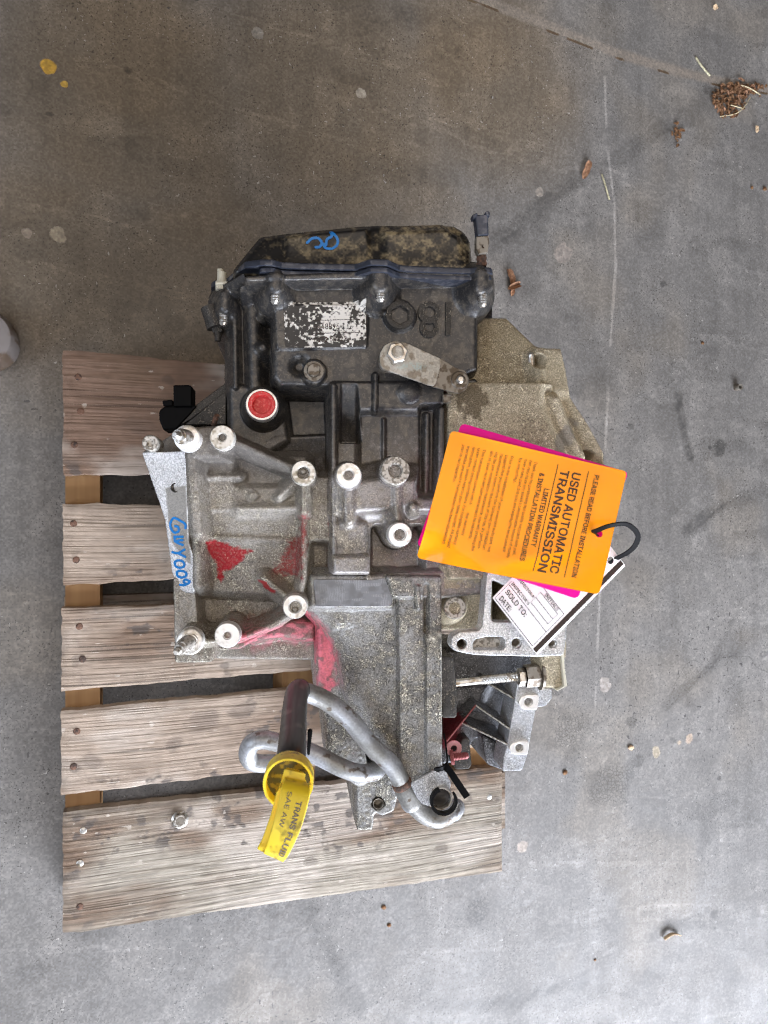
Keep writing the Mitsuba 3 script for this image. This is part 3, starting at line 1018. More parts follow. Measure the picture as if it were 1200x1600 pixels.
mc.rib([(668, 648), (666, 766)], -.040, 5).rib([(690, 640), (688, 766)], -.034, 6)
mc.add([(643, 776), (702, 776), (702, 800), (643, 800)], -.022, r=.006).add([(658, 812), (702, 808), (702, 832), (658, 828)], -.035, r=.006)
mc.disc(545, 742, -.0055, 21, r=.002).disc(618, 735, -.0055, 23, r=.002).disc(625, 835, -.0055, 20, r=.002)
mc.add([(570, 898), (760, 884), (762, 928), (690, 936), (570, 936)], -.028, r=.005)
mc.disc(625, 492, -.034, 27, r=.003)
mc.disc(410, 542, -.058, 8, r=.004, draft=.6, k=.008).rib([(700, 600), (742, 596)], -.040, 5, k=.006)
mc.rib([(600, 655), (600, 722)], -.043, 2, draft=.4).disc(646, 792, -.014, 7, r=.003, draft=.4).rib([(545, 765), (545, 812)], -.016, 9, r=.005, draft=.6, k=.008).rib([(620, 760), (623, 815)], -.018, 7, r=.004, draft=.6, k=.008)
mc.done()
MC = put(G + '__main_case', mc.mesh(), 'case_alloy', smooth=True, label='oily black main case with threaded bosses')

# embossed figures and blank plug on the case
eight = unary_union([disc_at(670, 489, -.039, 19 * S).difference(disc_at(671, 488, -.039, 9 * S)), disc_at(670, 513, -.039, 16 * S).difference(disc_at(671, 511, -.039, 8 * S))])
put(MC + '__embossed_digit', plate(eight, -.0365, .006, .0006), 'dark_alloy', smooth=40)
put(MC + '__embossed_digit', plate(poly_at([(696, 472), (705, 472), (704, 524), (696, 524)], -.038), -.0365, .006, .0006), 'dark_alloy', smooth=40)
c = L(625, 492, -.03)
hexhole = sg.Polygon([(c[0] + 15.5 * S * math.cos(a), c[1] + 15.5 * S * math.sin(a)) for a in np.arange(6) * math.pi / 3 + .5])
put(MC + '__plug', plate(sg.Point(c[0], c[1]).buffer(24 * S, quad_segs=10).difference(hexhole), -.0285, .012, .0014), 'dark_alloy', smooth=40)

# worn label
lb = poly_at(K('c6', (50, 45), (545, 40), (552, 310), (540, 318), (150, 322), (60, 320)), -.037)
STK = put(MC + '__sticker', mc.drape(rnd(lb, .002), .0008), 'worn_sticker', smooth=True, label='worn white paper label with broken numbers')


def flat_text(text, org, xdir, length, height, bold=False):
    """lettering as (v, f) in the gearbox frame: from org along xdir"""
    t = meshkit.text_mesh(text, height, .00015, bold)
    v = np.array(t.vertices)
    v[:, 0] *= length / v[:, 0].max()
    x = np.asarray(xdir, float) / np.linalg.norm(xdir)
    y = np.cross([0, 0, 1.0], x)
    return org + v[:, :1] * x + v[:, 1:2] * y + v[:, 2:] * np.array([0, 0, 1.0]), np.array(t.faces)


def drape_text(field, text, p0, p1, h, lift=.0012, bold=False):
    a, b = L(*p0, -.037), L(*p1, -.037)
    v, f = flat_text(text, a, b - a, np.linalg.norm(b - a), h * S, bold)
    v[:, 2] = field.at(v[:, 0], v[:, 1]) + lift + (v[:, 2] - a[2])
    return v, f


px = lambda x, y: K('c6', (x, y))[0]
put(STK + '__printed_number', cat_(drape_text(mc, '0448B95', px(232, 213), px(388, 211), 9), drape_text(mc, '0132 54222', px(235, 292), px(432, 282), 8),
                                  mc.drape(sg.LineString([L(*px(228, 160), -.037)[:2], L(*px(510, 152), -.037)[:2]]).buffer(.0003), .0013),
                                  mc.drape(sg.LineString([L(*px(228, 238), -.037)[:2], L(*px(510, 232), -.037)[:2]]).buffer(.0003), .0013)), 'black_ink')

# differential housing below
lh = Field(((470, 890), (705, 1310)), seed=2, rough=.0006)
lh.add([(493, 955), (550, 1000), (575, 1210), (509, 1185), (509, 1125), (493, 1085)], -.085, r=.008, draft=.08)
lh.add([(484, 898), (690, 898), (692, 1242), (640, 1242), (590, 1200), (552, 1130), (538, 1085), (531, 1040), (521, 1010), (502, 982), (484, 963)], [(500, 1000, -.050), (660, 1000, -.032), (560, 1200, -.046)], r=.022, draft=.25)
lh.add([(484, 930), (560, 935), (560, 985), (520, 990), (484, 962)], -.042, r=.012)
lh.add([(485, 899), (614, 899), (614, 950), (485, 950)], -.030, r=.0025, draft=.4)
lh.add([(622, 930), (663, 930), (666, 1242), (626, 1242)], -.028, r=.0015, draft=.2, k=.0015)
lh.add([(664, 900), (690, 900), (692, 1242), (667, 1242)], -.022, r=.002, draft=.15, k=.0015)
lh.add([(600, 898), (690, 898), (690, 934), (614, 936)], -.023, r=.004)
lh.rib([(652, 918), (654, 950)], -.020, 4, r=.002).groove([(663.5, 915), (663, 985)], -.034, .9)
lh.add([(556, 1195), (622, 1200), (622, 1245), (616, 1268), (598, 1276), (585, 1270), (583, 1298), (557, 1298)], -.098, r=.003, draft=.05)
lh.disc(563, 1213, -.088, 20, r=.008).disc(591, 1256, -.16, 9.0, cut=True, r=.001, draft=.02, k=.001, pos=-.098)
lh.done()
LHK = put(G + '__differential_housing', lh.mesh(), 'housing_alloy', smooth=True, label='speckled grey differential housing with pink paint on its left edge')
put(G + '__name_plate', plate(rnd(poly_at(K('c4', (95, 120), (200, 120), (520, 125), (660, 105), (690, 130), (680, 310), (640, 322), (110, 322)), -.029), .002), -.0275, .003, .0006), 'plaque_alloy', smooth=40,
    label='smooth grey name plate with faint worn lettering')

# side cover, left
sc = Field(((210, 655), (525, 1050)), seed=3, rough=.0006)
sc.add([(284, 668), (345, 664), (372, 690), (470, 725), (514, 742), (516, 905), (480, 908), (478, 960), (440, 975), (375, 1015), (305, 1020), (272, 1035), (272, 900), (258, 813), (222, 706), (250, 690)], -.085, r=.003, draft=.05)
sc.add([(345, 990), (395, 985), (493, 960), (493, 1032), (335, 1030)], -.118, r=.004)
sc.add([(378, 998), (450, 968), (493, 972), (493, 1004), (440, 996), (395, 1004)], -.098, r=.006, draft=.4)
sc.add([(284, 668), (345, 664), (372, 690), (362, 716), (300, 714)], -.014, r=.003, draft=.1)
sc.add([(305, 712), (480, 712), (480, 800), (305, 800)], -.038, r=.004, draft=.3)
sc.add([(300, 790), (480, 790), (480, 938), (420, 930), (300, 925)], [(400, 800, -.040), (400, 930, -.056), (470, 800, -.040)], r=.005, draft=.4)
sc.cut([(372, 715), (452, 715), (452, 757), (372, 757)], -.050, draft=.5)
sc.rib([(372, 794), (470, 794)], -.029, 5, r=.004, draft=.8).rib([(318, 715), (318, 790)], -.034, 6, draft=.5)
sc.add([(474, 744), (517, 744), (517, 906), (474, 906)], -.040, r=.003)
sc.cut([(481, 850), (512, 850), (512, 892), (481, 892)], -.064, draft=.2, rc=.004)
sc.rib([(352, 684), (472, 737)], -.012, 5, r=.0025, draft=.25).rib([(296, 690), (303, 770), (308, 830)], -.016, 9, r=.004, draft=.35)
sc.rib([(318, 745), (372, 745)], -.034, 4, r=.003, draft=.5).rib([(330, 840), (455, 845)], -.043, 5, r=.004, draft=.9, k=.008).disc(395, 775, -.034, 9, r=.003, draft=.5)
sc.rib([(306, 830), (309, 915)], -.026, 6, r=.004, draft=.35)
sc.rib([(474, 742), (475, 800)], -.014, 5, r=.003, draft=.25).rib([(474, 800), (474, 900), (466, 935)], -.026, 4, r=.003, draft=.25)
sc.rib([(470, 744), (436, 776)], -.022, 4, r=.003, draft=.4).rib([(412, 903), (452, 936)], -.030, 5, r=.003, draft=.4)
sc.rib([(462, 952), (430, 976), (368, 1000)], -.022, 4, r=.002, draft=.2).rib([(345, 1000), (300, 1004)], -.022, 5, r=.003, draft=.25)
sc.rib([(300, 692), (345, 690)], -.022, 9, r=.004, draft=.4)
sc.add([(270, 898), (306, 920), (312, 990), (336, 1004), (330, 1036), (273, 1036)], -.048, r=.002, draft=.06)
for q in ((290, 684), (347, 684), (474, 738), (461, 948), (355, 993), (294, 1004)):
    sc.disc(*q, -.004, 18, r=.003, draft=.08)
sc.done()
SCK = put(G + '__side_cover', sc.mesh(), 'cover_alloy', smooth=True, label='tan side cover splashed with red paint')

sp = Field(((208, 690), (320, 940)), seed=4, bottom=-.16, rough=.0003)
sp.add(K('c3', (45, 108), (345, 100), (350, 325), (362, 700), (420, 870), (397, 1045), (340, 1040), (295, 1015), (245, 900), (220, 720), (200, 560), (160, 440)),
       [(292, 706, -.020), (224, 708, -.050), (300, 920, -.040)], r=.0015, draft=.03, k=.002, rc=.002)
sp.done()
SPK = put(SCK + '__bearing_plate', sp.mesh(), 'plate_alloy', smooth=True, label='pale bare plate with handwritten blue letters')
marks = [[(336, 612), (334, 585), (300, 562), (260, 545), (238, 575), (240, 612), (262, 640), (290, 632), (288, 605), (268, 598)],
         [(262, 668), (318, 668)], [(270, 668), (264, 690), (278, 705), (318, 722)], [(318, 690), (280, 695)],
         [(330, 752), (286, 776), (250, 770)], [(286, 776), (334, 800)],
         [(264, 838), (272, 862), (298, 872), (324, 864), (328, 844), (312, 828), (286, 824), (266, 834), (264, 842)], [(278, 902), (284, 926), (310, 936), (336, 928), (342, 910), (324, 896), (296, 892), (280, 900), (278, 906)],
         [(362, 962), (340, 950), (324, 960), (334, 976), (356, 974), (364, 960)], [(358, 972), (330, 986), (300, 984)]]
put(SPK + '__paint_writing', sp.drape(unary_union([sp.stroke(K('c3', *m), 3.9) for m in marks]), .0007), 'blue_paint', label='hand painted blue letters GMY009')

# bell housing, right
bh = Field(((690, 485), (985, 1000)), seed=5, bottom=-.30, rough=.0006)
bh.add([(745, 502), (759, 496), (791, 496), (839, 542), (839, 605), (700, 610), (745, 560)], [(760, 500, -.085), (830, 560, -.080), (760, 590, -.070)], r=.004)
bh.add([(836, 542), (877, 544), (884, 574), (892, 620), (920, 663), (945, 707), (947, 730), (955, 790), (945, 880), (886, 905), (886, 1000), (830, 1000), (830, 700), (836, 610)], [(860, 560, -.060), (930, 720, -.040), (860, 720, -.040)], r=.003, draft=.04)
bh.add([(700, 597), (868, 597), (876, 640), (900, 705), (905, 760), (890, 905), (700, 905)], [(740, 620, -.036), (860, 620, -.030), (800, 800, -.022)], r=.0025, draft=.08)
bh.groove([(872, 632), (885, 668), (908, 720)], -.062, 7, draft=.9, k=.008)
bh.add([(852, 615), (872, 618), (892, 668), (918, 715), (905, 722), (878, 676)], -.036, r=.004, draft=.5)
bh.rib([(848, 556), (848, 590)], -.052, 7, r=.005, draft=.5)
bh.disc(831, 571, -.085, 3, cut=True, draft=.3)
bh.disc(906, 714, -.075, 8, cut=True, draft=.1)
bh.add([(694, 640), (736, 620), (738, 720), (694, 760)], -.045, r=.004)
bh.add([(688, 885), (770, 880), (770, 985), (688, 985)], -.085, r=.003)
bh.add([(688, 880), (760, 878), (755, 924), (688, 926)], -.028, r=.005)
bh.disc(711, 950, -.045, 20, r=.003, draft=.3)
bh.add([(850, 1000), (886, 985), (886, 1030), (850, 1030)], -.03)
bh.done()
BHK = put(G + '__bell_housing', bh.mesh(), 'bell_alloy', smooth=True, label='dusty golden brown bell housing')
put(BHK + '__stud', stud(L(831, 578, -.078), L(829, 552, -.062), .0038), 'zinc_steel', smooth=40)

# oil pan: wall seen from above, at the far end
pn = Field(((345, 340), (750, 432)), seed=6, bottom=-.30, rough=.0003)
pn.add(K('1', (105, 262), (170, 180), (228, 110), (320, 98), (660, 66), (960, 68), (1002, 92), (1026, 128), (1032, 262)), [(560, 420, -.034), (560, 352, -.050), (720, 420, -.034)], r=.012, draft=.12, rc=.006)
pn.add(K('1', (320, 112), (640, 80), (650, 250), (325, 262)), -.040, r=.006, draft=.5, k=.006)
pn.add(K('1', (690, 90), (930, 82), (990, 120), (1000, 250), (690, 250)), -.037, r=.008, draft=.6, k=.006)
pn.done()
PNK = put(G + '__oil_pan', pn.mesh(), 'pan_paint', smooth=True, label='black oil pan crusted with tan dirt')
pm = [[(408, 143), (425, 128), (448, 126), (462, 142), (455, 158), (440, 160)], [(470, 148), (476, 162), (500, 165), (520, 150), (521, 128), (505, 108), (494, 100), (500, 118), (483, 130), (478, 152)]]
put(PNK + '__paint_writing', pn.drape(unary_union([pn.stroke(K('1', *m), 4.6) for m in pm]), .0009), 'blue_paint', label='blue painted scribble')


# flanges: upright plates, outline (a, w), thickness along b
def upright(pts, py, thick):
    P = [L(x, py, w) for x, w in pts]
    b1 = L(560, py, -.02)[1]
    poly = rnd(sg.Polygon([(p[0], p[2]) for p in P]), .003)
    v, f = plate(poly, 0, thick, .0024)
    return np.column_stack([v[:, 0], b1 + v[:, 2] + thick, v[:, 1]]), f[:, ::-1]


wave = [(332, -.22), (330, -.088), (334, -.080), (350, -.078), (366, -.048), (382, -.018), (406, -.010), (425, -.008), (440, -.015), (470, -.016), (555, -.013), (578, .003), (606, .004), (624, -.010), (640, -.012),
        (700, -.012), (735, -.011), (745, -.008), (768, -.008), (770, -.016), (768, -.22)]
put(G + '__pan_flange', upright(wave, 425, .0066), 'blue_sheen_steel', smooth=40, label='wavy blue black pan flange')
put(G + '__case_flange', upright([(392, -.15)] + [(x, w - .003) for x, w in wave if 392 < x < 769] + [(768, -.15)], 434, .0052), 'blue_sheen_steel', smooth=40)
for x, y, w in ((430, 458, -.022), (594, 455, -.013), (752, 463, -.016), (350, 492, -.068)):
    c0 = L(x, y, w - .004)
    put(G + '__pan_bolt', stud(c0 + [0, .010, .006], c0 - [0, .0135, -.0055], .0046, pitch=.0026), 'zinc_steel', smooth=40)
for x, y, w in ((700, 418, -.018), (505, 424, -.022)):
    c0 = L(x, y, w)

# plugs and sensors at the rim
c0 = L(749, 416, -.02)
v2 = lambda x, y, w=-.02: L(*K('b2', (x, y))[0], w)
PL_ = put(G + '__wire_connector', cat_(plate(rnd(sg.Polygon([v2(*q)[:2] for q in ((262, 180), (445, 170), (455, 460), (300, 470))]), .001), -.012, .011, .0016),
                                      plate(rnd(sg.Polygon([v2(*q)[:2] for q in ((225, 185), (290, 155), (300, 180), (240, 250))]), .0006), -.011, .010, .001),
                                      plate(rnd(sg.Polygon([v2(*q)[:2] for q in ((400, 150), (440, 132), (466, 165), (458, 222), (415, 190))]), .0006), -.010, .012, .001)),
          'blue_sheen_steel', smooth=40, label='blue black electrical connector at the pan corner')
body = sg.Polygon([v2(*q)[:2] for q in ((286, 475), (455, 462), (465, 560), (440, 700), (320, 715), (285, 640))]).difference(sg.Polygon([v2(*q)[:2] for q in ((362, 500), (440, 490), (438, 632), (368, 632))]))
put(PL_ + '__clip', plate(rnd(body, .0006), -.013, .010, .0008), 'dirty_steel', smooth=40)
put(PL_ + '__pin', tube([v2(400, 800, -.022), v2(395, 500, -.019)], .0034, 14), 'rusty_steel', smooth=40)
put(PL_ + '__gland', cat_(lathe([(.0048, 0), (.0058, .003), (.0048, .006), (.0058, .009), (.0048, .012)], 18, v2(380, 860, -.022), v2(375, 700, -.022) - v2(380, 860, -.022))), 'rusty_steel', smooth=40)
v3 = lambda x, y, w=-.07: L(*K('b3', (x, y))[0], w)
put(G + '__vent_plug', cat_(tube([v3(180, 270), v3(182, 205)], .0066, 16), tube([v3(182, 215), v3(184, 130)], .0052, 16), tube([v3(172, 150), v3(172, 105)], .0035, 12),
                           plate(sg.Polygon([v3(*q)[:2] for q in ((140, 215), (232, 215), (228, 240), (138, 240))]), -.062, .01, .001)), 'white_plastic', smooth=40, label='off white plastic vent plug')
put(G + '__speed_sensor', cat_(tube([v3(90, 400, -.085), v3(140, 560, -.085)], .0105, 20), plate(rnd(sg.Polygon([v3(*q)[:2] for q in ((52, 410), (110, 350), (150, 380), (180, 570), (100, 575))]), .002), -.082, .02, .002),
                              tube([v3(150, 560, -.085), v3(152, 665, -.085)], .0035, 12)), 'dark_alloy', smooth=40)

# black sensor and diagonal bracket behind the cover
v4 = lambda x, y, w=-.1: L(*K('b4', (x, y))[0], w)


def slab4(pts, w, th, bev=.001, r=.001):
    return plate(rnd(sg.Polygon([v4(x, y, w)[:2] for x, y in pts]), r), w, th, bev)


put(G + '__diagonal_bracket', cat_(slab4(((890, 45), (890, 130), (560, 390), (470, 440), (430, 430), (560, 290)), -.115, .02), slab4(((890, 120), (890, 440), (500, 440)), -.100, .02)), 'dark_alloy', smooth=40)
put(G + '__range_sensor', cat_(slab4(((392, 68), (540, 66), (565, 80), (565, 270), (395, 270)), -.105, .03, .002), slab4(((258, 330), (270, 300), (310, 270), (400, 262), (620, 260), (560, 330), (420, 480), (300, 490), (262, 400)), -.112, .03, .002),
                              slab4(((290, 215), (385, 205), (388, 265), (300, 265)), -.118, .012)), 'black_plastic', smooth=40, label='black plastic sensor with square connector')

# ------------------------------------------------------------------ bosses, bolts and studs
def boss(parent, x, y, ro, ri, w=0.0, bsdf='machined_alloy', deep=.016, label=None, hole='dirty_steel'):
    c0 = L(x, y, w)
    R, r = ro * S, ri * S
    k = put(parent + '__boss', lathe([(R * 1.04, -.014), (R, -.0012), (R * .93, 0), (r * 1.14, 0), (r, -.0014)] + [(r - (.0006 if i % 2 else 0), -.0014 - .0007 * i) for i in range(1, int(deep / .0007))] + [(r * .8, -deep), (0, -deep)], 40, c0), bsdf, smooth=35, label=label)
    return k


boss(SCK, 347, 683, 19, 6.5, bsdf='dull_alloy')
boss(SCK, 474, 738, 19, 9.5, bsdf='dull_alloy')
boss(SCK, 461, 948, 19, 9.5)
boss(SCK, 355, 993, 19.5, 6)
for x, y in ((474, 738), (461, 951)):
    c0 = L(x, y, -.012)
    put(SCK + '__boss_stud', lathe([(5.2 * S, 0), (5 * S, .008), (3.2 * S, .0105), (0, .011)], 20, c0), 'dirty_steel', smooth=35)
for (x, y), tp in (((292, 684), (273, 679)), ((296, 1003), (274, 1020))):
    c0, c1 = L(x, y, 0), L(*tp, .024)
    put(SCK + '__stud_collar', lathe([(21 * S, -.014), (20 * S, -.001), (18 * S, 0), (13 * S, .0004), (12.6 * S, .003), (9 * S, .0035), (0, .0035)], 36, c0), 'machined_alloy', smooth=35)
    put(SCK + '__stud', cat_(lathe([(12.5 * S, -.004), (12 * S, .012), (10 * S, .0150), (9 * S, .0152), (8.6 * S, .020), (0, .0202)], 26, c0, c1 - c0), stud(c0 + (c1 - c0) * .55, c1, 5.6 * S)), 'zinc_steel' if y < 800 else 'grey_alloy', smooth=35)
boss(MC, 545, 742, 20, 8)
boss(MC, 618, 735, 23, 10.5, bsdf='grey_alloy', deep=.006)
boss(MC, 625, 835, 19, 9.5)
boss(BHK, 711, 950, 19, 9.5, w=-.044, bsdf='grey_alloy')
h0 = sp.on(274, 762)
put(SPK + '__dowel_hole', lathe([(8 * S, -.004), (7.6 * S, .0006), (6 * S, .0008), (5.6 * S, -.001), (0, -.0012)], 22, h0), 'dark_alloy', smooth=35)
c0 = L(235, 692, -.030)
put(SCK + '__cover_screw', cat_(lathe([(13 * S, -.03), (13 * S, -.001), (11.5 * S, 0), (6.5 * S, 0), (5.5 * S, -.003), (0, -.0035)], 30, c0)), 'grey_alloy', smooth=35)
put(SCK + '__dowel', tube([L(*K('b4', (770, 440))[0], -.02), L(*K('b4', (805, 355))[0], -.01)], .0028, 14), 'rusty_steel', smooth=40)
# loose hex bolt on the case
c0 = L(490, 580, -.032)
put(MC + '__bolt', cat_(lathe([(16 * S, 0), (16 * S, .0012), (11 * S, .0018), (11 * S, .002)], 30, c0), hexagon(c0 + [0, 0, .001], c0 + [0, 0, .0085], 11.5 * S, .5)), 'dirty_steel', smooth=25)
# red cap in its aluminium ring
c0 = L(409, 632, -.034)
CAP = put(MC + '__filler_collar', lathe([(27 * S, -.02), (26 * S, -.001), (25 * S, 0), (22 * S, 0), (21.5 * S, -.001), (21.5 * S, -.01)], 44, c0), 'machined_alloy', smooth=35)
put(CAP + '__red_cap', lathe([(22 * S, -.004), (22 * S, .0005), (21 * S, .0014), (16 * S, .0014), (15.3 * S, .0005), (14.5 * S, -.007), (13.5 * S, -.0075), (0, -.0078)], 44, c0), 'red_plastic', smooth=35, label='red plastic cap plugging the filler hole')

# ------------------------------------------------------------------ shift lever
v6 = lambda x, y, w=-.008: L(*K('c6', (x, y))[0], w)
c0, c1 = v6(732, 365, -.010), v6(1110, 525, -.016)
put(G + '__lever_shaft', lathe([(19 * S, -.03), (19 * S, -.004), (18 * S, -.0035), (0, -.0035)], 32, c0 - [.004, .001, 0]), 'dirty_steel', smooth=35)
arm = rnd(sg.Polygon([v6(*q)[:2] for q in ((632, 420), (632, 360), (660, 308), (720, 280), (790, 292), (1010, 392), (968, 556), (930, 550), (700, 468), (650, 450))]), .004)
LEV = put(G + '__shift_lever', plate(arm, -.0075, .003, .0009), 'lever_steel', smooth=40, label='bare steel shift lever with a big nut')
arm2 = rnd(sg.Polygon([v6(*q, -.012)[:2] for q in ((960, 390), (1012, 394), (1090, 445), (1150, 462), (1172, 520), (1155, 575), (1110, 602), (1060, 590), (940, 556)) ]), .003)
put(LEV + '__lower_link', plate(arm2, -.0105, .003, .0008), 'dirty_steel', smooth=40)
put(LEV + '__nut', hexagon(c0 + [0, 0, .0026], c0 + [0, 0, .0115], 17.5 * S, .22), 'zinc_steel', smooth=25)
put(LEV + '__bolt_end', lathe([(9.8 * S, 0), (9.8 * S, .0022), (8.6 * S, .003), (0, .0031)], 28, c0 + [0, 0, .0112]), 'lever_steel', smooth=35)
put(LEV + '__link_washer', lathe([(15 * S, 0), (15 * S, .002), (13 * S, .003), (9 * S, .003), (8.6 * S, .0015), (7.4 * S, .0015)], 32, c1 + [0, 0, .004]), 'dirty_steel', smooth=35)
put(LEV + '__link_pin', lathe([(6.8 * S, 0), (6.6 * S, .006), (4 * S, .0078), (0, .008)], 24, c1 + [0, 0, .003]), 'zinc_steel', smooth=35)
put(LEV + '__link_stem', plate(rnd(sg.Polygon([v6(*q)[:2] for q in ((1028, 590), (1080, 590), (1078, 640), (1030, 640))]), .0005), -.020, .006), 'dirty_steel', smooth=40)

# ------------------------------------------------------------------ mount bracket and ribbed web, right
vb = lambda x, y, w=-.004: L(*K('c1', (x, y))[0], w)
outl = sg.Polygon([vb(*q)[:2] for q in ((482, 60), (600, 60), (1085, 420), (1080, 560), (1058, 692), (870, 702), (400, 690), (300, 672), (235, 655), (210, 610), (225, 550), (280, 512), (420, 508), (448, 470), (468, 250))])
slot = rnd(sg.Polygon([vb(*q)[:2] for q in ((378, 605), (395, 572), (480, 552), (600, 552), (618, 580), (620, 630), (600, 650), (395, 650), (380, 640))]), .002)
win = rnd(sg.Polygon([vb(*q)[:2] for q in ((525, 120), (800, 250), (800, 440), (535, 440), (512, 420))]), .002)
holes = [sg.Point(*vb(x, y)[:2]).buffer(r * S / 4.8, quad_segs=8) for x, y, r in ((295, 605, 36), (706, 600, 38), (975, 605, 32))]
bk = rnd(outl, .004).difference(unary_union([slot, win] + holes))
BK = put(G + '__mount_bracket', plate(bk, -.003, .022, .0016), 'bracket_alloy', smooth=40, label='bright alloy mount bracket with slot and bolt holes')
put(BK + '__backing_web', plate(rnd(sg.Polygon([vb(*q)[:2] for q in ((360, 530), (1000, 440), (1000, 690), (370, 690))]), .002), -.024, .010), 'grey_alloy', smooth=40)
for x, y, r in ((295, 605, 36), (706, 600, 38), (975, 605, 32)):
    R = r * S / 4.8
    put(BK + '__threaded_hole', lathe([(R + .0006, -.0016)] + [(R - (.0008 if i % 2 else .0001), -.002 - .0009 * i) for i in range(18)] + [(0, -.02)], 24, vb(x, y, -.003)), 'dirty_steel' if x < 400 else 'zinc_steel', smooth=30)

rw = Field(((685, 1015), (860, 1215)), seed=7, bottom=-.24, rough=.0004, step=.001)
rw.add([(690, 1018), (836, 1018), (850, 1072), (806, 1205), (765, 1195), (745, 1150), (720, 1190), (690, 1195)], -.122, r=.003)
rw.add([(700, 1072), (770, 1066), (752, 1104), (700, 1110)], -.110, r=.008, draft=.8, k=.01)
vb6 = lambda x, y, w=-.06: L(*K('b6', (x, y))[0], w)
for p0, p1, w0, w1 in (((480, 318), (690, 442), -.085, -.060), ((400, 490), (655, 668), -.085, -.058), ((300, 622), (640, 785), -.085, -.058), ((402, 488), (182, 758), -.085, -.070), ((400, 490), (330, 340), -.11, -.11)):
    a, b = K('b6', p0, p1)
    rw.rib([(*a, w0), (*b, w1)], -.07, 1.8, r=.0008, draft=.07, k=.003)
rw.add(K('b6', (400, 480), (440, 500), (320, 625), (280, 640)), -.088, r=.003)
rw.done()
RW_ = G + '__ribbed_web'
RW = put(G + '__ribbed_web', rw.mesh(), 'web_alloy', smooth=True, label='dark ribbed web splashed with red paint')
for p0, p1, w0, w1 in (((480, 318), (690, 442), -.083, -.058), ((400, 490), (655, 668), -.083, -.056), ((300, 622), (640, 785), -.083, -.056), ((402, 488), (182, 758), -.083, -.068)):
    put(RW_ + '__rib_crest', tube([vb6(*p0, w0), vb6(*p1, w1)], .0010, 8), 'red_bolt' if p1[0] < 200 else 'grey_alloy', smooth=True, label='pink stained rib crest' if p1[0] < 200 else None)
rail = rnd(sg.Polygon([vb6(*q, -.055)[:2] for q in ((715, 320), (882, 340), (878, 460), (852, 530), (790, 870), (755, 975), (735, 985), (600, 985), (612, 880), (640, 780), (690, 480))]), .002)
put(G + '__mount_rail', plate(rail, -.056, .045, .0015, top=None), 'rail_alloy', smooth=40)
put(G + '__mount_rail', plate(rnd(sg.Polygon([vb6(*q, -.07)[:2] for q in ((860, 360), (975, 365), (978, 440), (930, 500), (860, 510))]), .002), -.072, .03, .0015), 'rail_alloy', smooth=40)
for pts, hx, hy, r in ((((880, 412), (790, 410), (740, 430), (720, 470), (745, 515), (790, 527), (862, 527)), 798, 465, 36), (((805, 758), (720, 760), (665, 780), (650, 815), (670, 852), (715, 864), (790, 864)), 728, 809, 34)):
    w = -.049
    pd = rnd(sg.Polygon([vb6(*q, w)[:2] for q in pts]), .003)
    hc = vb6(hx, hy, w)
    k = put(G + '__mount_rail__pad', plate(pd.difference(sg.Point(*hc[:2]).buffer(r * S / 4.8, quad_segs=8)), w, .012, .0008), 'machined_alloy', smooth=40)
    R = r * S / 4.8
    put(G + '__mount_rail__threaded_hole', lathe([(R + .0003, -.0008)] + [(R - (.0008 if i % 2 else .0001), -.001 - .0009 * i) for i in range(13)] + [(0, -.0118)], 24, hc), 'zinc_steel', smooth=30)
ear = rnd(sg.Polygon([vb6(*q, -.03)[:2] for q in ((92, 118), (238, 128), (250, 250), (265, 400), (262, 575), (245, 590), (160, 590), (135, 560), (140, 460), (120, 300), (92, 250))]), .003)
put(G + '__case_ear', plate(ear, -.030, .05, .003), 'dark_alloy', smooth=40)
put(G + '__case_foot', plate(rnd(sg.Polygon([vb6(*q, -.10)[:2] for q in ((215, 900), (300, 740), (350, 730), (372, 940), (350, 972), (250, 975))]), .003), -.10, .05, .002), 'dark_alloy', smooth=40)
put(G + '__case_foot', plate(rnd(sg.Polygon([vb6(*q, -.10)[:2] for q in ((440, 700), (590, 780), (600, 970), (480, 925), (460, 860))]), .003), -.095, .05, .002), 'web_alloy', smooth=40)
# long stud with nuts
s0, s1 = vb6(250, 322, -.050), vb6(735, 272, -.045)
mid_ = s0 + (s1 - s0) * .40
ST = put(G + '__long_stud', cat_(tube([s0, mid_], .0042, 18), stud(mid_, s1, .0052, pitch=.0030)), 'zinc_steel', smooth=40)
h0, h1 = vb6(718, 280, -.045), vb6(768, 277, -.045)
put(ST + '__lock_nut', hexagon(h0, h1, .0098, .3, .06), 'zinc_steel', smooth=25)
h0, h1 = vb6(768, 270, -.043), vb6(872, 262, -.043)
put(ST + '__nut', hexagon(h0, h1, .0128, .1, .04), 'dirty_steel', smooth=25)
put(ST + '__collar', lathe([(.005, 0), (.0165, .0005), (.0165, .0035), (.005, .004)], 28, vb6(872, 262, -.043), np.array([1, 0, 0])), 'dirty_steel', smooth=35)
blk = rnd(sg.Polygon([vb6(*q, -.03)[:2] for q in ((890, 120), (1045, 110), (1062, 350), (1060, 368), (900, 362), (905, 300))]), .002)
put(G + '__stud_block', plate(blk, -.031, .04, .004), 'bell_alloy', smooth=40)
put(G + '__stud_block__edge_plate', plate(sg.Polygon([vb6(*q, -.026)[:2] for q in ((1040, 100), (1060, 40), (1068, 200), (1088, 345), (1012, 385), (1010, 375), (1062, 345))]), -.026, .03, .0006), 'white_plastic', smooth=40)
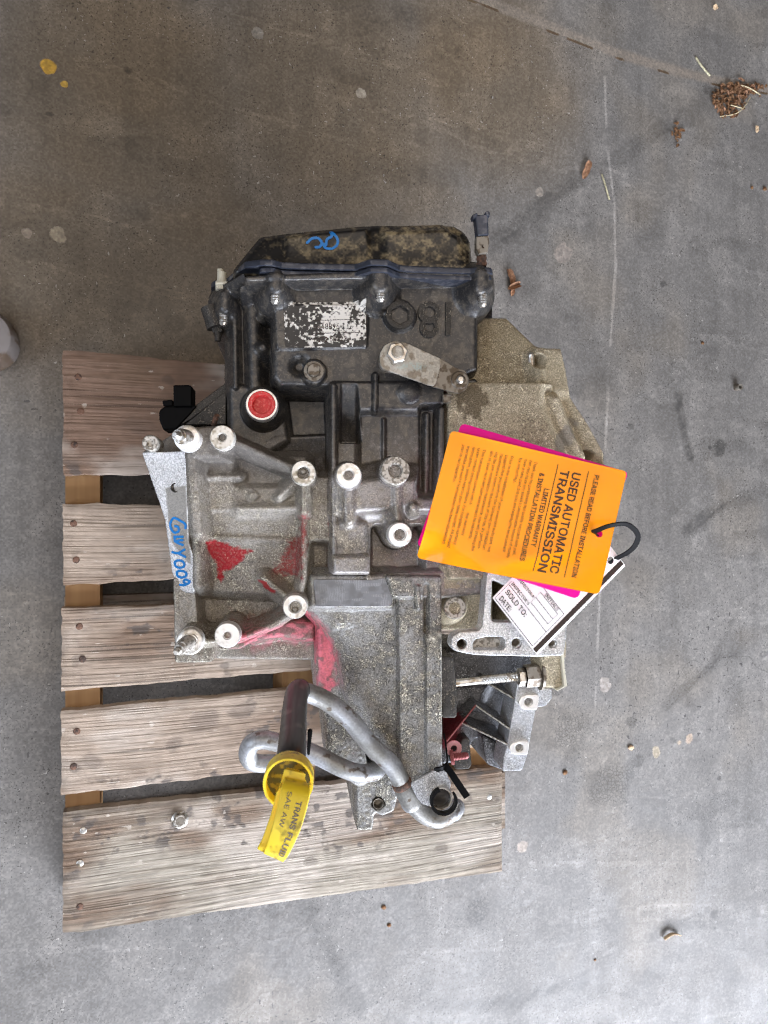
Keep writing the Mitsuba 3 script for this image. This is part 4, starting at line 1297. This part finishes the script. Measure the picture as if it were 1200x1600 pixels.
# pink painted bolt
b0, b1 = vb6(215, 880, -.075), vb6(345, 865, -.07)
PB = put(G + '__painted_bolt', cat_(lathe([(.0085, 0), (.0085, .003), (.005, .0035)], 24, b0, b1 - b0), stud(b0, b1, .0042, pitch=.0017)), 'red_bolt', smooth=40, label='red painted bolt')
w0 = vb6(235, 812, -.078)
put(PB + '__washer', lathe([(.0036, 0), (.0038, .002), (.0088, .002), (.0092, 0)], 28, w0), 'pink_paint', smooth=35)

# ------------------------------------------------------------------ tubes
v7 = lambda x, y, w: L(*K('b7', (x, y))[0], w)
v8 = lambda x, y, w: L(*K('b8', (x, y))[0], w)
TR = 15.0 * S
main = [v8(960, 690, -.095), v8(985, 640, -.050), v8(930, 690, -.036), v8(820, 740, -.034), v8(690, 690, -.032), v8(570, 560, -.028), v8(500, 420, -.025), v8(420, 270, -.020), v7(1000, 560, -.016), v7(860, 390, -.012), v7(700, 260, -.008), v7(570, 200, -.004),
        v7(500, 185, .002), v7(466, 215, .020)]
put(G + '__dipstick_tube', tube(catmull(main, 9), TR, 26), 'tube_steel', smooth=True, label='bent steel tube looping from the housing to the black sleeve')
TB = G + '__dipstick_tube'
jt = v8(500, 420, -.025)
ax = v8(570, 560, -.028) - jt
put(TB + '__crimp_band', lathe([(TR * 1.0, -.003), (TR * 1.09, -.0015), (TR * 1.09, .0035), (TR * 1.0, .005)], 28, jt, ax), 'rusty_steel', smooth=35)
# flared sleeve between crimp and elbow
put(TB + '__joint_sleeve', lathe([(TR * 1.02, .004), (TR * 1.13, .008), (TR * 1.16, .024), (TR * 1.10, .028), (TR * 1.02, .030)], 30, jt, ax), 'tube_steel', smooth=35)
slv = [v7(500, 176, -.002), v7(478, 205, .022), v7(462, 330, .070), v7(452, 480, .120), v7(440, 640, .168), v7(432, 720, .182)]
put(TB + '__black_sleeve', tube(catmull(slv, 8), TR * 1.16, 28), 'black_rubber', smooth=True, label='worn black rubber sleeve rising to the dipstick')
put(TB + '__sleeve_tab', plate(rnd(sg.Polygon([v7(*q, .12)[:2] for q in ((556, 480), (578, 462), (592, 478), (570, 660), (552, 640))]), .001), .12, .006, .001), 'black_plastic', smooth=40)
sec = [v7(320, 705, -.085), v7(200, 705, -.082), v7(140, 680, -.078), v7(125, 620, -.070), v7(160, 555, -.062), v7(240, 535, -.060), v7(340, 555, -.060), v7(500, 600, -.060), v7(620, 645, -.058), v7(800, 735, -.056), v7(920, 775, -.058), v7(1030, 765, -.066), v7(1100, 700, -.085), v7(1120, 640, -.11)]
put(G + '__cooler_pipe', tube(catmull(sec, 9), 14.5 * S * 1.05, 26), 'tube_steel', smooth=True, label='hooked steel pipe passing under the dipstick tube')
# bracket tab and hose clamp at the tube mouth
tab = rnd(sg.Polygon([v8(*q, -.010)[:2] for q in ((575, 430), (840, 290), (905, 330), (945, 430), (920, 560), (800, 640), (690, 620), (640, 560))]), .004)
mouth = v8(850, 555, -.010)
put(TB + '__bracket_tab', plate(tab.difference(sg.Point(*mouth[:2]).buffer(.0098, quad_segs=10)), -.012, .003, .0008), 'rail_alloy', smooth=40)
put(TB + '__mouth_ring', lathe([(.0098, -.01), (.0102, .002), (.0116, .002), (.0126, -.001), (.0126, -.004)], 32, mouth), 'zinc_steel', smooth=35)
put(TB + '__rubber_plug', lathe([(.0098, -.012), (.0096, -.004), (0, -.0035)], 28, mouth), 'black_rubber', smooth=35)
ang = np.radians(np.linspace(110, 110 + 285, 40))
cl = np.array([mouth + [.0128 * math.cos(a) + .002, .0128 * math.sin(a) - .001, .005] for a in ang])
put(TB + '__hose_clamp', sweep(cl, [(-.0013, -.004), (.0013, -.004), (.0013, .004), (-.0013, .004)], up0=[0, 0, 1]), 'black_plastic', smooth=40, label='black spring hose clamp')
lug = []
for a in np.radians(np.linspace(250, 350, 15)):
    cc = mouth + np.array([.0142 * math.cos(a) + .002, .0142 * math.sin(a) - .001, .005])
    lug.append(sweep([cc + [0, 0, -.004], cc + [0, 0, .0042]], circ(.0006, 6)))
put(TB + '__hose_clamp__ribs', cat_(*lug), 'zinc_steel', kind='stuff')

c0 = L(591, 1256, -.0965)
put(LHK + '__lug_hole', lathe([(9.6 * S, -.003), (9.4 * S, .0006), (8.4 * S, .0004), (8.2 * S, -.012), (0, -.013)], 28, c0), 'dirty_steel', smooth=35)

# ------------------------------------------------------------------ things hung on the gearbox
# dipstick
axis0 = v7(432, 720, .182); axis1 = v7(416, 850, .222)
DS = thing('dipstick', 'yellow dipstick handle stuck in the black filler sleeve', 'dipstick')
view = np.linalg.inv(M4)[:3, :3] @ (EYE - toW(axis1)); view /= np.linalg.norm(view)
dax = view + np.array([-.05, -.30, 0]); dax /= np.linalg.norm(dax)
RR = .0178
put(DS + '__cap', lathe([(RR * .74, -.004), (RR * .93, 0), (RR, .004), (RR, .022), (RR * .985, .0235), (RR * .90, .0235), (RR * .875, .022), (RR * .86, .012)], 48, axis1 - dax * .0225, dax), 'yellow_plastic', smooth=35, label='round yellow cap')
put(DS + '__cap_floor', lathe([(RR * .87, 0), (RR * .4, -.0012), (0, -.0015)], 40, axis1 - dax * .010, dax), 'yellow_plastic_dirty', smooth=35)
h = lambda x, y, w: v7(x, y, w)
near = [h(455, 775, .215), h(468, 830, .236), h(470, 900, .246), h(440, 1040, .252), h(400, 1180, .256), h(340, 1330, .256), h(312, 1378, .254)]
wid = [.0050, .0080, .0102, .0098, .0092, .0080, .0077]
HP = catmull(near, 8)
ww = np.interp(np.linspace(0, 6, len(HP)), range(7), wid)
side = np.array([.965, -.26, .05]); side /= np.linalg.norm(side)
t_ = np.gradient(HP, axis=0); t_ /= np.linalg.norm(t_, axis=1, keepdims=True)
sd = side - (t_ @ side)[:, None] * t_; sd /= np.linalg.norm(sd, axis=1, keepdims=True)
nn = np.cross(sd, t_); nn *= np.sign(nn[:, 2:3])
prof = [(-1, -.0006), (-.94, .0009), (0, .0011), (.94, .0009), (1, -.0006), (.94, -.0013), (-.94, -.0013)]
strap_v = np.vstack([HP[i] + np.array([s * ww[i] * sd[i] + hgt * nn[i] for s, hgt in prof]) for i in range(len(HP))])
sf = []
m = len(prof)
for i in range(len(HP) - 1):
    for j in range(m):
        a, b = i * m + j, i * m + (j + 1) % m
        sf += [(a, b, b + m), (a, b + m, a + m)]
sf += [(0, j, j + 1) for j in range(1, m - 1)] + [((len(HP) - 1) * m, (len(HP) - 1) * m + j + 1, (len(HP) - 1) * m + j) for j in range(1, m - 1)]
HD = put(DS + '__handle', (strap_v, np.array(sf)), 'yellow_plastic', smooth=35, label='flat yellow pull handle with worn lettering')
under = np.vstack([strap_v.reshape(len(HP), m, 3) - sd[:, None] * .0045 * np.linspace(.2, 1, len(HP))[:, None, None] - nn[:, None] * (.007 * np.sin(np.linspace(.2, 3.0, len(HP))))[:, None, None]]).reshape(-1, 3)
put(DS + '__handle_return', (under, np.array(sf)), 'yellow_plastic', smooth=35)


def strap_text(text, s0, s1, off, hgt, bold=False):
    t = meshkit.text_mesh(text, hgt, .0001, bold)
    v = np.array(t.vertices)
    u = s0 + (s1 - s0) * v[:, 0] / v[:, 0].max()
    k = np.clip(u * (len(HP) - 1), 0, len(HP) - 1.001)
    i = k.astype(int); fr = (k - i)[:, None]
    lerp = lambda A: A[i] * (1 - fr) + A[i + 1] * fr
    return lerp(HP) + lerp(sd) * (off + v[:, 1:2]) + lerp(nn) * (.0014 + v[:, 2:]), np.array(t.faces)


put(HD + '__lettering', cat_(strap_text('TRANS FLUID', .42, .88, .0018, .0036, True), strap_text('SAE AW', .36, .66, -.0052, .0030)), 'grey_ink', label='worn lettering TRANS FLUID')


# tags: laminated sheets, text laid on them
def tag_surface(P00, P10, P11, P01, bends):
    """(s, t) in 0..1 -> point: bilinear corners with gentle waves along the sheet's normal"""
    P00, P10, P11, P01 = [np.asarray(q, float) for q in (P00, P10, P11, P01)]
    nrm = np.cross(P10 - P00, P01 - P00); nrm /= np.linalg.norm(nrm)

    def f(s, t, lift=0.0):
        s, t = np.asarray(s, float)[..., None], np.asarray(t, float)[..., None]
        p = (P00 * (1 - s) + P10 * s) * (1 - t) + (P01 * (1 - s) + P11 * s) * t
        z = lift
        for q in bends:
            z = z + (q(s, t) if callable(q) else q[3] * np.sin(q[0] * s + q[1] * t + q[2]))
        return p + nrm * z
    return f, np.linalg.norm(P10 - P00), np.linalg.norm(P01 - P00)


def tag_sheet(surf, ws, wt, rad, hole=None, thick=.0006, n=40):
    """rounded-corner sheet with real thickness"""
    poly = sg.box(0, 0, ws, wt).buffer(-rad).buffer(rad, quad_segs=6)
    if hole:
        poly = poly.difference(sg.Point(hole[0] * ws, hole[1] * wt).buffer(.0035, quad_segs=5))
    poly = poly.segmentize(.004)
    ring = np.array(poly.exterior.coords)[:-1]
    rings = [ring] + [np.array(i.coords)[:-1] for i in poly.interiors]
    # strips of the sheet are cut along a grid so that it can bend
    pieces = []
    k = 30
    for i in range(k):
        row = poly.intersection(sg.box(-1, wt * i / k, 1, wt * (i + 1) / k))
        cells = [row.intersection(sg.box(ws * j / 20, -1, ws * (j + 1) / 20, 1)) for j in range(20)]
        for q in [x for g in cells for x in getattr(g, 'geoms', [g])]:
            if q.geom_type != 'Polygon' or q.area < 1e-9:
                continue
            rr = [np.array(q.exterior.coords)[:-1]] + [np.array(x.coords)[:-1] for x in q.interiors]
            v = np.vstack(rr)
            tr = mapbox_earcut.triangulate_float64(np.ascontiguousarray(v), np.cumsum([len(x) for x in rr]).astype(np.uint32)).reshape(-1, 3)
            a = v[tr[:, 1]] - v[tr[:, 0]]; b = v[tr[:, 2]] - v[tr[:, 0]]
            tr = np.where((a[:, 0] * b[:, 1] - a[:, 1] * b[:, 0] > 0)[:, None], tr, tr[:, ::-1])
            pieces.append((np.column_stack([v, np.zeros(len(v))]), tr))
    v, f = cat_(*pieces)
    m = trimesh.Trimesh(v, f, process=False); m.merge_vertices(digits_vertex=7)
    v, f = np.array(m.vertices), np.array(m.faces)
    top, bot = surf(v[:, 0] / ws, v[:, 1] / wt, thick / 2), surf(v[:, 0] / ws, v[:, 1] / wt, -thick / 2)
    out = [(top, f), (bot, f[:, ::-1])]
    for r in rings:
        a, b = surf(r[:, 0] / ws, r[:, 1] / wt, thick / 2), surf(r[:, 0] / ws, r[:, 1] / wt, -thick / 2)
        n_ = len(r); i = np.arange(n_); j = (i + 1) % n_
        out.append((np.vstack([a, b]), np.vstack([np.column_stack([i, i + n_, j + n_]), np.column_stack([i, j + n_, j])])))
    return cat_(*out)


def tag_text(surf, ws, wt, text, s0, s1, t, cap, bold=False, lift=.00065):
    m = meshkit.text_mesh(text, cap * wt, .00005, bold)
    v, f = trimesh.remesh.subdivide_to_size(m.vertices, m.faces, .008, max_iter=8)
    s = s0 + (s1 - s0) * v[:, 0] / v[:, 0].max()
    return surf(s, t + v[:, 1] / wt, v[:, 2:] + lift), f


def tag_bar(surf, s0, s1, t0, t1, lift=.0006, n=24):
    s, t = np.meshgrid(np.linspace(s0, s1, n), np.linspace(t0, t1, 6), indexing='ij')
    v = surf(s, t, lift).reshape(-1, 3)
    idx = np.arange(n * 6).reshape(n, 6)
    q = np.stack([idx[:-1, :-1], idx[1:, :-1], idx[1:, 1:], idx[:-1, 1:]], -1).reshape(-1, 4)
    return v, np.vstack([q[:, [0, 1, 2]], q[:, [0, 2, 3]]])


def tag_line(surf, p, q, w=.006, lift=.0006, n=10):
    """thin printed line between two (s, t) points; w is its width as a share of the sheet"""
    p, q = np.asarray(p, float), np.asarray(q, float)
    d = (q - p) / np.linalg.norm(q - p)
    o = np.array([-d[1], d[0]]) * w / 2
    k = np.linspace(0, 1, n)[:, None]
    st = np.stack([p + (q - p) * k - o, p + (q - p) * k + o], 1)
    v = surf(st[..., 0], st[..., 1], lift).reshape(-1, 3)
    idx = np.arange(2 * n).reshape(n, 2)
    qd = np.stack([idx[:-1, 0], idx[1:, 0], idx[1:, 1], idx[:-1, 1]], -1)
    return v, np.vstack([qd[:, [0, 1, 2]], qd[:, [0, 2, 3]]])


# white card under the two laminated tags
wh, ws, wt = tag_surface(L(769, 934, .020), L(839.5, 1024, .026), L(977.5, 884, .034), L(906, 793, .030), [(3.0, 0, .3, .0016)])
WC = thing('white_tag', 'white sold-to card with a black stripe, partly under the orange tag', 'tag')
put(WC + '__card', tag_sheet(wh, ws, wt, .0008, (.80, .93)), 'white_card', smooth=30)
put(WC + '__stripe', tag_bar(wh, .895, .962, .005, .995), 'black_ink')
put(WC + '__printed_form', cat_(tag_line(wh, (.03, .015), (.86, .015)), tag_line(wh, (.03, .015), (.03, .20)), tag_line(wh, (.86, .015), (.86, .37)), tag_line(wh, (.04, .17), (.86, .17)), tag_line(wh, (.1, .37), (.86, .37)),
                               tag_line(wh, (.42, .22), (.80, .22)), tag_line(wh, (.42, .33), (.80, .33)), tag_line(wh, (.42, .22), (.42, .33)), tag_line(wh, (.80, .22), (.80, .33)), tag_line(wh, (.42, .275), (.80, .275))), 'grey_ink')
put(WC + '__printed_words', cat_(tag_text(wh, ws, wt, 'DATE:', .07, .30, .034, .040, True), tag_text(wh, ws, wt, 'SOLD TO:', .07, .50, .105, .040, True), tag_text(wh, ws, wt, "INSPECTOR'S", .05, .42, .186, .024, True), tag_text(wh, ws, wt, 'INSPECTOR #', .06, .40, .25, .024, True),
                                tag_text(wh, ws, wt, 'INITIALS', .48, .76, .340, .024, True)), 'black_ink')
# magenta tag
mg, ms_, mt = tag_surface(L(721, 661, .036), L(651, 852, .018), L(902, 936, .034), L(982, 738, .044), [(0, 3.0, .2, .0012)])
MG = thing('magenta_tag', 'magenta laminated tag almost hidden behind the orange tag', 'tag')
put(MG + '__sheet', tag_sheet(mg, ms_, mt, .0045, (.55, .93)), 'magenta_laminate', smooth=30)
# orange tag
og, os_, ot = tag_surface(L(704, 673, .0385), L(652.5, 873, .0345), L(936, 929, .040), L(980, 736.5, .049), [(0, 3.4, .3, .0016), (2.6, 5.6, 1.0, .0012), (5.0, 9.0, 0.4, .0005), lambda s, t: -.012 * np.exp(-((1 - s) ** 2 / .02 + t ** 2 / .02)),
    lambda s, t: -.0035 * np.exp(-((1.02 - s) ** 2 / .006 + (t - .25) ** 2 / .010)), lambda s, t: .0022 * np.exp(-((s - .86 + .55 * (t - .50)) / .075) ** 2) * np.exp(-((t - .58) / .22) ** 2)])
OG = thing('orange_tag', 'bright orange laminated warranty tag with dark printing, tied on top', 'tag')
put(OG + '__sheet', tag_sheet(og, os_, ot, .0045, (.53, .925)), 'orange_laminate', smooth=30)
tt = lambda *a, **k: tag_text(og, os_, ot, *a, **k)
put(OG + '__headline', cat_(tt('USED AUTOMATIC', .095, .905, .706, .046, True), tt('TRANSMISSION', .095, .915, .640, .046, True)), 'dark_ink', label='bold headline USED AUTOMATIC TRANSMISSION')
put(OG + '__small_headings', cat_(tt('PLEASE READ BEFORE INSTALLATION', .08, .905, .828, .026, True), tt('LIMITED WARRANTY', .27, .735, .574, .026, True), tt('& INSTALLATION PROCEDURES', .16, .86, .530, .026, True),
                                  tag_bar(og, .07, .92, .788, .7925), tag_bar(og, .07, .92, .615, .6195)), 'dark_ink')
body_text = [('Thank you for purchasing this quality recycled auto part.', .83, .487), ('Not only have you saved a considerable amount of money', .86, .459), ('over a new part, but you are helping the environment', .82, .431), ('by recycling.', .28, .402),
             ('Prior to the installation of your recycled auto part, we', .84, .352), ('suggest that you perform the following pre-installation', .83, .323), ('maintenance listed on the back of this tag. By perform-', .84, .295), ('ing the pre-installation maintenance, you will prolong the', .86, .266), ('life of your recycled part and protect its warranty.', .78, .238),
             ('This transmission comes with a        day warranty', .76, .195), ('under normal driving conditions. For complete warranty', .84, .166), ('information, please refer to your sales receipt. All implied', .87, .137), ('warranties are void if transmission has been dismantled', .85, .108), ('prior to our inspection.', .38, .079)]
put(OG + '__body_text', cat_(*[tt(x, .085, e, t, .0165) for x, e, t in body_text]), 'dark_ink')
# zip ties
vt = lambda x, y, w: L(*K('t', (x, y))[0], w)
tie_sec = [(-.0025, -.0006), (.0025, -.0006), (.0025, .0006), (-.0025, .0006)]
tie = catmull([vt(1000, 640, .018), vt(960, 606, .050), vt(975, 597, .058), vt(1040, 572, .070), vt(1120, 562, .074), vt(1170, 590, .072), vt(1190, 630, .066), vt(1170, 680, .056), vt(1130, 715, .046), vt(1085, 738, .036), vt(1040, 770, .024)], 8)
put('tag_zip_tie', sweep(tie, tie_sec, up0=[0.2, .9, .4]), 'black_plastic', smooth=40, label='black cable tie looped through the three tags', cat='cable tie')
zt = catmull([v8(880, -10, -.03), v8(900, 120, -.018), v8(905, 250, -.008), v8(860, 290, -.004), v8(815, 300, -.008), v8(815, 330, -.02)], 6)
tie2 = catmull([v8(880, 268, -.006), v8(920, 300, -.002), v8(1000, 420, .006), v8(1085, 545, .010)], 8)
ZT2 = thing('tube_zip_tie', 'black cable tie with a cut tail on the tube elbow', 'cable tie')
put(ZT2 + '__strap', sweep(zt, [(-.0030, -.0008), (.0030, -.0008), (.0030, .0008), (-.0030, .0008)], up0=[1, 0, .3]), 'black_plastic', smooth=40)
put(ZT2 + '__tail', sweep(tie2, [(-.0034, -.0009), (.0034, -.0009), (.0034, .0009), (-.0034, .0009)], up0=[0, 0, 1]), 'black_plastic', smooth=40)

# ------------------------------------------------------------------ small things on the boards and the floor
nt = PW(281, 1278, ZT)
NT = thing('loose_nut', 'loose zinc flange nut lying on the front deck board', 'nut')
put(NT + '__flange', lathe([(.0045, 0), (.0112, 0), (.0118, .0012), (.009, .003), (.0088, .0032)], 32, nt + [0, -.002, 0], [0, .12, 1]), 'zinc_steel', smooth=35, local=False)
ax_ = np.array([0, .12, 1]) / np.linalg.norm([0, .12, 1])
put(NT + '__hex_body', hexagon(nt + [0, -.002, 0] + ax_ * .002, nt + [0, -.002, 0] + ax_ * .0105, .0092, .3), 'grey_alloy', smooth=25, local=False)
put(NT + '__bore', lathe([(.0058, 0), (.0058, .0006), (.0044, .0009), (0, .0008)], 24, nt + [0, -.002, 0] + ax_ * .0102, ax_), 'dirty_steel', smooth=35, local=False)

for nm, col in (('dry_leaf', (.27, .145, .085)), ('pale_wood', (.62, .46, .30)), ('straw', (.50, .42, .27)), ('mulch_brown', (.17, .09, .045)), ('green_straw', (.40, .37, .25))):
    pbsdf(nm, (lambda cc: (lambda p, n, uv: mi.Color3f(cc) * (.55 + .9 * noise(p.x * 330, p.y * 330, p.z * 330))))(col), .8, 0, .25)


def chip(px_, py_, l, w, ang, hgt=.004, curl=.2, n=10):
    """a curled dry flake lying on the floor"""
    c0 = PW(px_, py_, 0.001)
    s, t = np.meshgrid(np.linspace(-1, 1, n), np.linspace(-1, 1, 6), indexing='ij')
    wd = w * (1 - .55 * s ** 4)
    x, y = s * l, t * wd
    z = hgt * (1 - curl * s ** 2) + curl * w * t ** 2 * 1.2 + .0008 * np.sin(7 * s + 3 * t)
    ca, sa = math.cos(ang), math.sin(ang)
    top = np.stack([c0[0] + ca * x - sa * y, c0[1] + sa * x + ca * y, np.maximum(z, .0008)], -1).reshape(-1, 3)
    bot = top - [0, 0, .0007]
    idx = np.arange(n * 6).reshape(n, 6)
    q = np.stack([idx[:-1, :-1], idx[1:, :-1], idx[1:, 1:], idx[:-1, 1:]], -1).reshape(-1, 4)
    f = np.vstack([q[:, [0, 1, 2]], q[:, [0, 2, 3]]])
    rim = np.concatenate([idx[:, 0], idx[-1, 1:], idx[-2::-1, -1], idx[0, -2:0:-1]])
    k = n * 6
    sd_ = np.vstack([np.column_stack([rim, rim + k, np.roll(rim, -1) + k]), np.column_stack([rim, np.roll(rim, -1) + k, np.roll(rim, -1)])])
    return np.vstack([top, bot]), np.vstack([f, f[:, ::-1] + k, sd_])


put('wood_chip', chip(915, 266, .019, .0065, 1.15, .005), 'dry_leaf', smooth=40, local=False, label='reddish brown flake of wood lying alone on the upper right floor', cat='wood chip')
put('dry_leaf', cat_(chip(796, 434, .015, .006, 1.9, .005, .8), chip(803, 448, .013, .0055, .4, .005, 1.0), chip(800, 455, .009, .004, 1.4, .003, .5)), 'dry_leaf', smooth=40, local=False, label='crumpled brown leaf beside the black connector of the pan', cat='leaf')
put('grass_blade', tube(catmull([PW(940, 272, .002), PW(946, 290, .004), PW(952, 312, .002)], 6), .0016, 8), 'green_straw', smooth=True, local=False, label='short pale green stem below the brown flake', cat='grass blade')
put('grass_blade', tube(catmull([PW(1087, 89, .002), PW(1096, 103, .004), PW(1109, 118, .002)], 6), .0019, 8), 'green_straw', smooth=True, local=False, label='pale green stem lying on the floor joint near the litter pile', cat='grass blade')
put('floor_pellet', chip(1180, 203, .0072, .0042, 1.57, .006, .1), 'pale_wood', smooth=40, local=False, label='small pale block of wood right below the litter pile', cat='wood chip')
put('floor_pellet', chip(1116, 13, .006, .0048, .6, .005, .1), 'pale_wood', smooth=40, local=False, label='small pale wood crumb at the top edge right of the joint', cat='wood chip')
put('curled_chip', sweep(catmull([PW(1037, 1466, .002), PW(1042, 1462, .004), PW(1050, 1458, .005), PW(1060, 1460, .002)], 6), [(-.001, -.001), (.001, -.001), (.0010, .008), (-.0006, .008)], up0=[0, .35, 1]), 'pale_wood', smooth=40, local=False, label='curled shaving standing on edge on the lower right floor', cat='wood chip')
fe = PW(1150, 606, 0)
put('metal_ferrule', lathe([(.0036, .0), (.0036, .011), (.0062, .0115), (.0068, .0105), (.0068, 0)], 24, fe + [0, 0, .0005]), 'dirty_steel', smooth=35, local=False, label='small dark metal ring standing on the floor at the right', cat='ring')
rng = np.random.default_rng(4)
bits, bits2 = [], []
for i in range(210):
    a, r = rng.uniform(0, 6.28), math.sqrt(rng.uniform(0, 1))
    x, y = 1138 + 26 * r * math.cos(a), 158 + 27 * r * math.sin(a)
    if rng.random() < .3:
        x, y = 1165 + rng.normal(0, 14), 138 + rng.normal(0, 6)
    m = chip(x, y, rng.uniform(.0025, .007), rng.uniform(.001, .003), rng.uniform(0, 3.1), rng.uniform(.001, .007), rng.uniform(.1, .9), 5)
    (bits if rng.random() < .7 else bits2).append(m)
LT = 'leaf_litter'
put(LT, cat_(*bits), 'mulch_brown', smooth=40, local=False, label='small heap of brown plant litter by the floor joint', cat='litter', kind='stuff')
put(LT + '__pale_bits', cat_(*bits2), 'dry_leaf', smooth=40, local=False, kind='stuff')
put(LT + '__straw', cat_(tube(catmull([PW(1125, 182, .004), PW(1148, 178, .006), PW(1162, 168, .006), PW(1172, 152, .004)], 6), .0009, 6), tube(catmull([PW(1158, 133, .006), PW(1172, 138, .008), PW(1188, 148, .003)], 6), .0011, 6), tube(catmull([PW(1142, 164, .008), PW(1159, 169, .006)], 6), .001, 6)), 'straw', smooth=True, local=False)
bits = [chip(1058 + rng.normal(0, 4), 212 + rng.normal(0, 7), rng.uniform(.002, .005), rng.uniform(.001, .0025), rng.uniform(0, 3.1), .003, .4, 5) for i in range(26)]
put('leaf_litter', cat_(*bits), 'mulch_brown', smooth=40, local=False, label='few crumbs of brown litter left of and below the heap', cat='litter', kind='stuff')
for x, y, r, txt in ((883, 1207, .004, 'small brown crumb on the floor right of the pallet corner'), (1098, 536, .003, 'tiny dark speck on the floor above the metal ring'), (600, 1418, .0035, 'dark crumb on the floor just below the front deck board'),
                     (608, 1446, .003, 'lower of two brown crumbs below the front deck board'), (1175, 293, .003, 'tiny dark crumb near the right edge below the pale block'), (986, 1168, .005, 'pale tan crumb between the two honeycomb stains'),
                     (930, 1500, .002, 'tiny dark grain on the bare floor at lower right'), (1195, 295, .004, 'dark crumb cut by the right edge of the picture')):
    m = trimesh.creation.icosphere(2, r)
    v = np.array(m.vertices)
    v *= .7 + .6 * meshkit.noise(v / r * 1.3 + x, 3)[:, None]
    m = trimesh.Trimesh(v * [1.2, 1, .6] + PW(x, y, r * .4), m.faces, process=False)
    put('floor_crumb', m, 'pale_wood' if 'pale tan' in txt else 'mulch_brown', smooth=True, local=False, label=txt, cat='crumb', group='crumbs scattered on the floor')
# rounded worn thing at the left edge
c0 = PW(-22, 532, .03)
pbsdf('scuffed_paint', (lambda p, n, uv: mix((.20, .18, .172), (.12, .085, .06), smoothstep(.4, .65, fbm(p.x * 60, p.y * 60, octaves=3)))), .7)
put('scuffed_block', lathe([(0, .03), (.028, .03), (.036, .028), (.041, .020), (.042, .0), (.040, -.028)], 40, c0, [0, 0, 1]), 'scuffed_paint', smooth=40, local=False, label='pale scuffed rounded object cut off by the left edge', cat='block')
